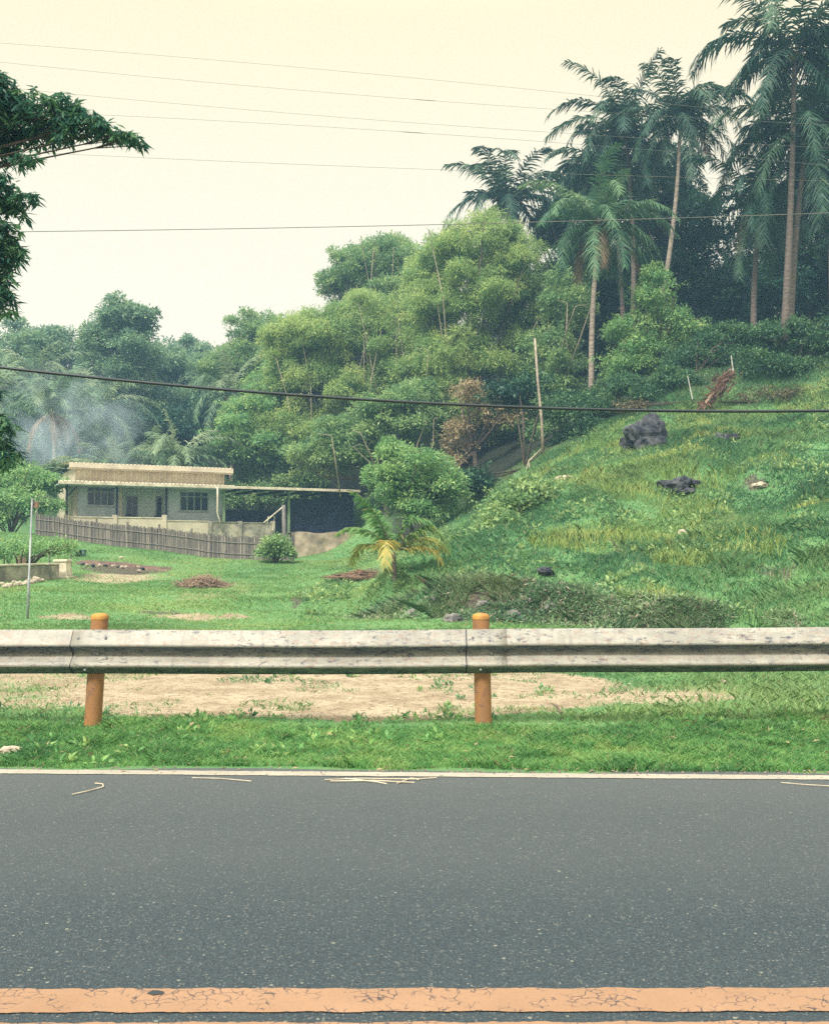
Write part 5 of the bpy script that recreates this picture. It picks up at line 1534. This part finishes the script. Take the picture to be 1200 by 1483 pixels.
# red-brown dead frond
def dead_frond():
    a, b = P(1014, 592, 41.5), P(1062, 538, 42.5)
    root = empty('fallen_branch', a, 'red-brown fallen frond leaning on the bushes at the crest', 'branch')
    d = (b - a); MB().tube([Vector(), d * 0.5 + Vector((0, 0, 0.05)), d], [0.08, 0.05, 0.02], 6).build('stem', M_twig, root)
    n = 300; t = rng.random(n) ** 0.7; pos = np.array(d)[None] * t[:, None] + rng.normal(size=(n, 3)) * 0.16 * (0.3 + t[:, None])
    L = rng.uniform(0.25, 0.6, n)
    ax = -np.array(d)[None] / d.length + rng.normal(size=(n, 3)) * 0.35
    big_mesh('foliage', leaves(pos, ax, rng.normal(size=(n, 3)), L, L * 0.16), 4, M_redbrown, root, {'hue': rng.random(n), 'rnd': rng.random(n)})
dead_frond()

# ------------------------------------------------------------------ overhead lines
def cable(name, label, pts, r, m, ext=True, group=None, splice=None):
    q = [P(*a) for a in pts]
    # quadratic through three seen points, carried on past the frame
    xs_ = [p.x for p in q]; cz = np.polyfit(xs_, [p.z for p in q], 2 if len(q) > 2 else 1); cy = np.polyfit(xs_, [p.y for p in q], 1)
    x0, x1 = (min(xs_), max(xs_)); e_ = (x1 - x0) * (1.0 if ext else 0)
    X = np.linspace(x0 - e_, x1 + e_, 60)
    mb = MB().tube([(x, np.polyval(cy, x), np.polyval(cz, x)) for x in X], r, 6)
    if splice:
        pp = P(*splice); x = pp.x
        mb.tube([(x + d, np.polyval(cy, x + d), np.polyval(cz, x + d)) for d in (-0.3, -0.15, 0.15, 0.3)], [r, r * 2.6, r * 2.6, r], 6)
    o = mb.build(name, m, smooth=True); tag(o, label, 'cable', group); return o
cable('cable', 'thick black cable sagging across the whole view in front of the trees', [(0,532,8.6),(600,583,8.8),(1200,595,9.0)], 0.0135, M_cable)
GW = 'thin overhead wires against the sky'
cable('wire', 'lowest thin overhead wire, crossing just above the treetops', [(20,335,16),(560,328,16.5),(1200,308,17)], 0.0058, M_wire, group=GW)
cable('wire', 'thin overhead wire level with the windblown palm crown', [(200,228,20),(700,248,20),(1200,262,20)], 0.003, M_wire, group=GW)
cable('wire', 'thin wire with a splice, second above the windblown palm crown', [(300,174,22),(600,192,22),(850,210,22)], 0.003, M_wire, group=GW, splice=(597,192,22))
cable('wire', 'plain thin wire between the two spliced wires', [(300,154,22.5),(600,178,22.5),(850,195,22.5)], 0.003, M_wire, group=GW)
cable('wire', 'thin wire with a splice, second from the top', [(300,119,23),(615,145,23),(860,162,23)], 0.003, M_wire, group=GW, splice=(615,145,23))
cable('wire', 'topmost thin overhead wire', [(300,86,23.5),(600,113,23.5),(870,140,23.5)], 0.003, M_wire, group=GW)

# ------------------------------------------------------------------ smoke and haze
def smoke():
    c = P(95, 628, 60)
    import bmesh
    bm = bmesh.new(); bmesh.ops.create_icosphere(bm, subdivisions=3, radius=1)
    for vv in bm.verts: vv.co = Vector((vv.co.x * 6.0, vv.co.y * 2.4, vv.co.z * 5.2))
    me = bpy.data.meshes.new('smoke'); bm.to_mesh(me); bm.free()
    o = bpy.data.objects.new('smoke', me); col.objects.link(o); o.location = c
    m = bpy.data.materials.new('smoke'); m.use_nodes = True; t = m.node_tree; t.nodes.clear(); n = N(t)
    out_ = n.new('ShaderNodeOutputMaterial'); pv = n.new('ShaderNodeVolumePrincipled')
    pv.inputs['Color'].default_value = (0.72, 0.88, 1.0, 1)
    v = n.coord('Object')
    mp = n.new('ShaderNodeMapping'); mp.inputs['Scale'].default_value = (1/6.0, 1/2.4, 1/5.2); n.link(v, mp.inputs[0])
    ln_ = n.new('ShaderNodeVectorMath', operation='LENGTH'); n.link(mp.outputs[0], ln_.inputs[0])
    fall = n.mr(ln_.outputs['Value'], 0.2, 1.0, 1, 0, True)
    dn = n.math('MULTIPLY', fall, n.mr(n.noise(0.45, 3, 0.6, v, 0.8), 0.42, 0.68))
    n.link(n.math('MULTIPLY', dn, 0.36), pv.inputs['Density'])
    n.link(pv.outputs[0], out_.inputs['Volume'])
    me.materials.append(m)
    tag(o, 'pale blue smoke drifting in front of the palms left of the house', None, None, 'stuff')
smoke()
def haze():
    mb = MB().box(-165, 165, -45, 172, -4, 60)
    m = bpy.data.materials.new('haze'); m.use_nodes = True; t = m.node_tree; t.nodes.clear(); n = N(t)
    out_ = n.new('ShaderNodeOutputMaterial'); pv = n.new('ShaderNodeVolumePrincipled')
    pv.inputs['Color'].default_value = (0.38, 0.66, 1.0, 1)
    pv.inputs['Density'].default_value = 0.0013
    n.link(pv.outputs[0], out_.inputs['Volume'])
    o = mb.build('haze', m); tag(o, 'pale blue haze in the air', None, None, 'stuff')
haze()
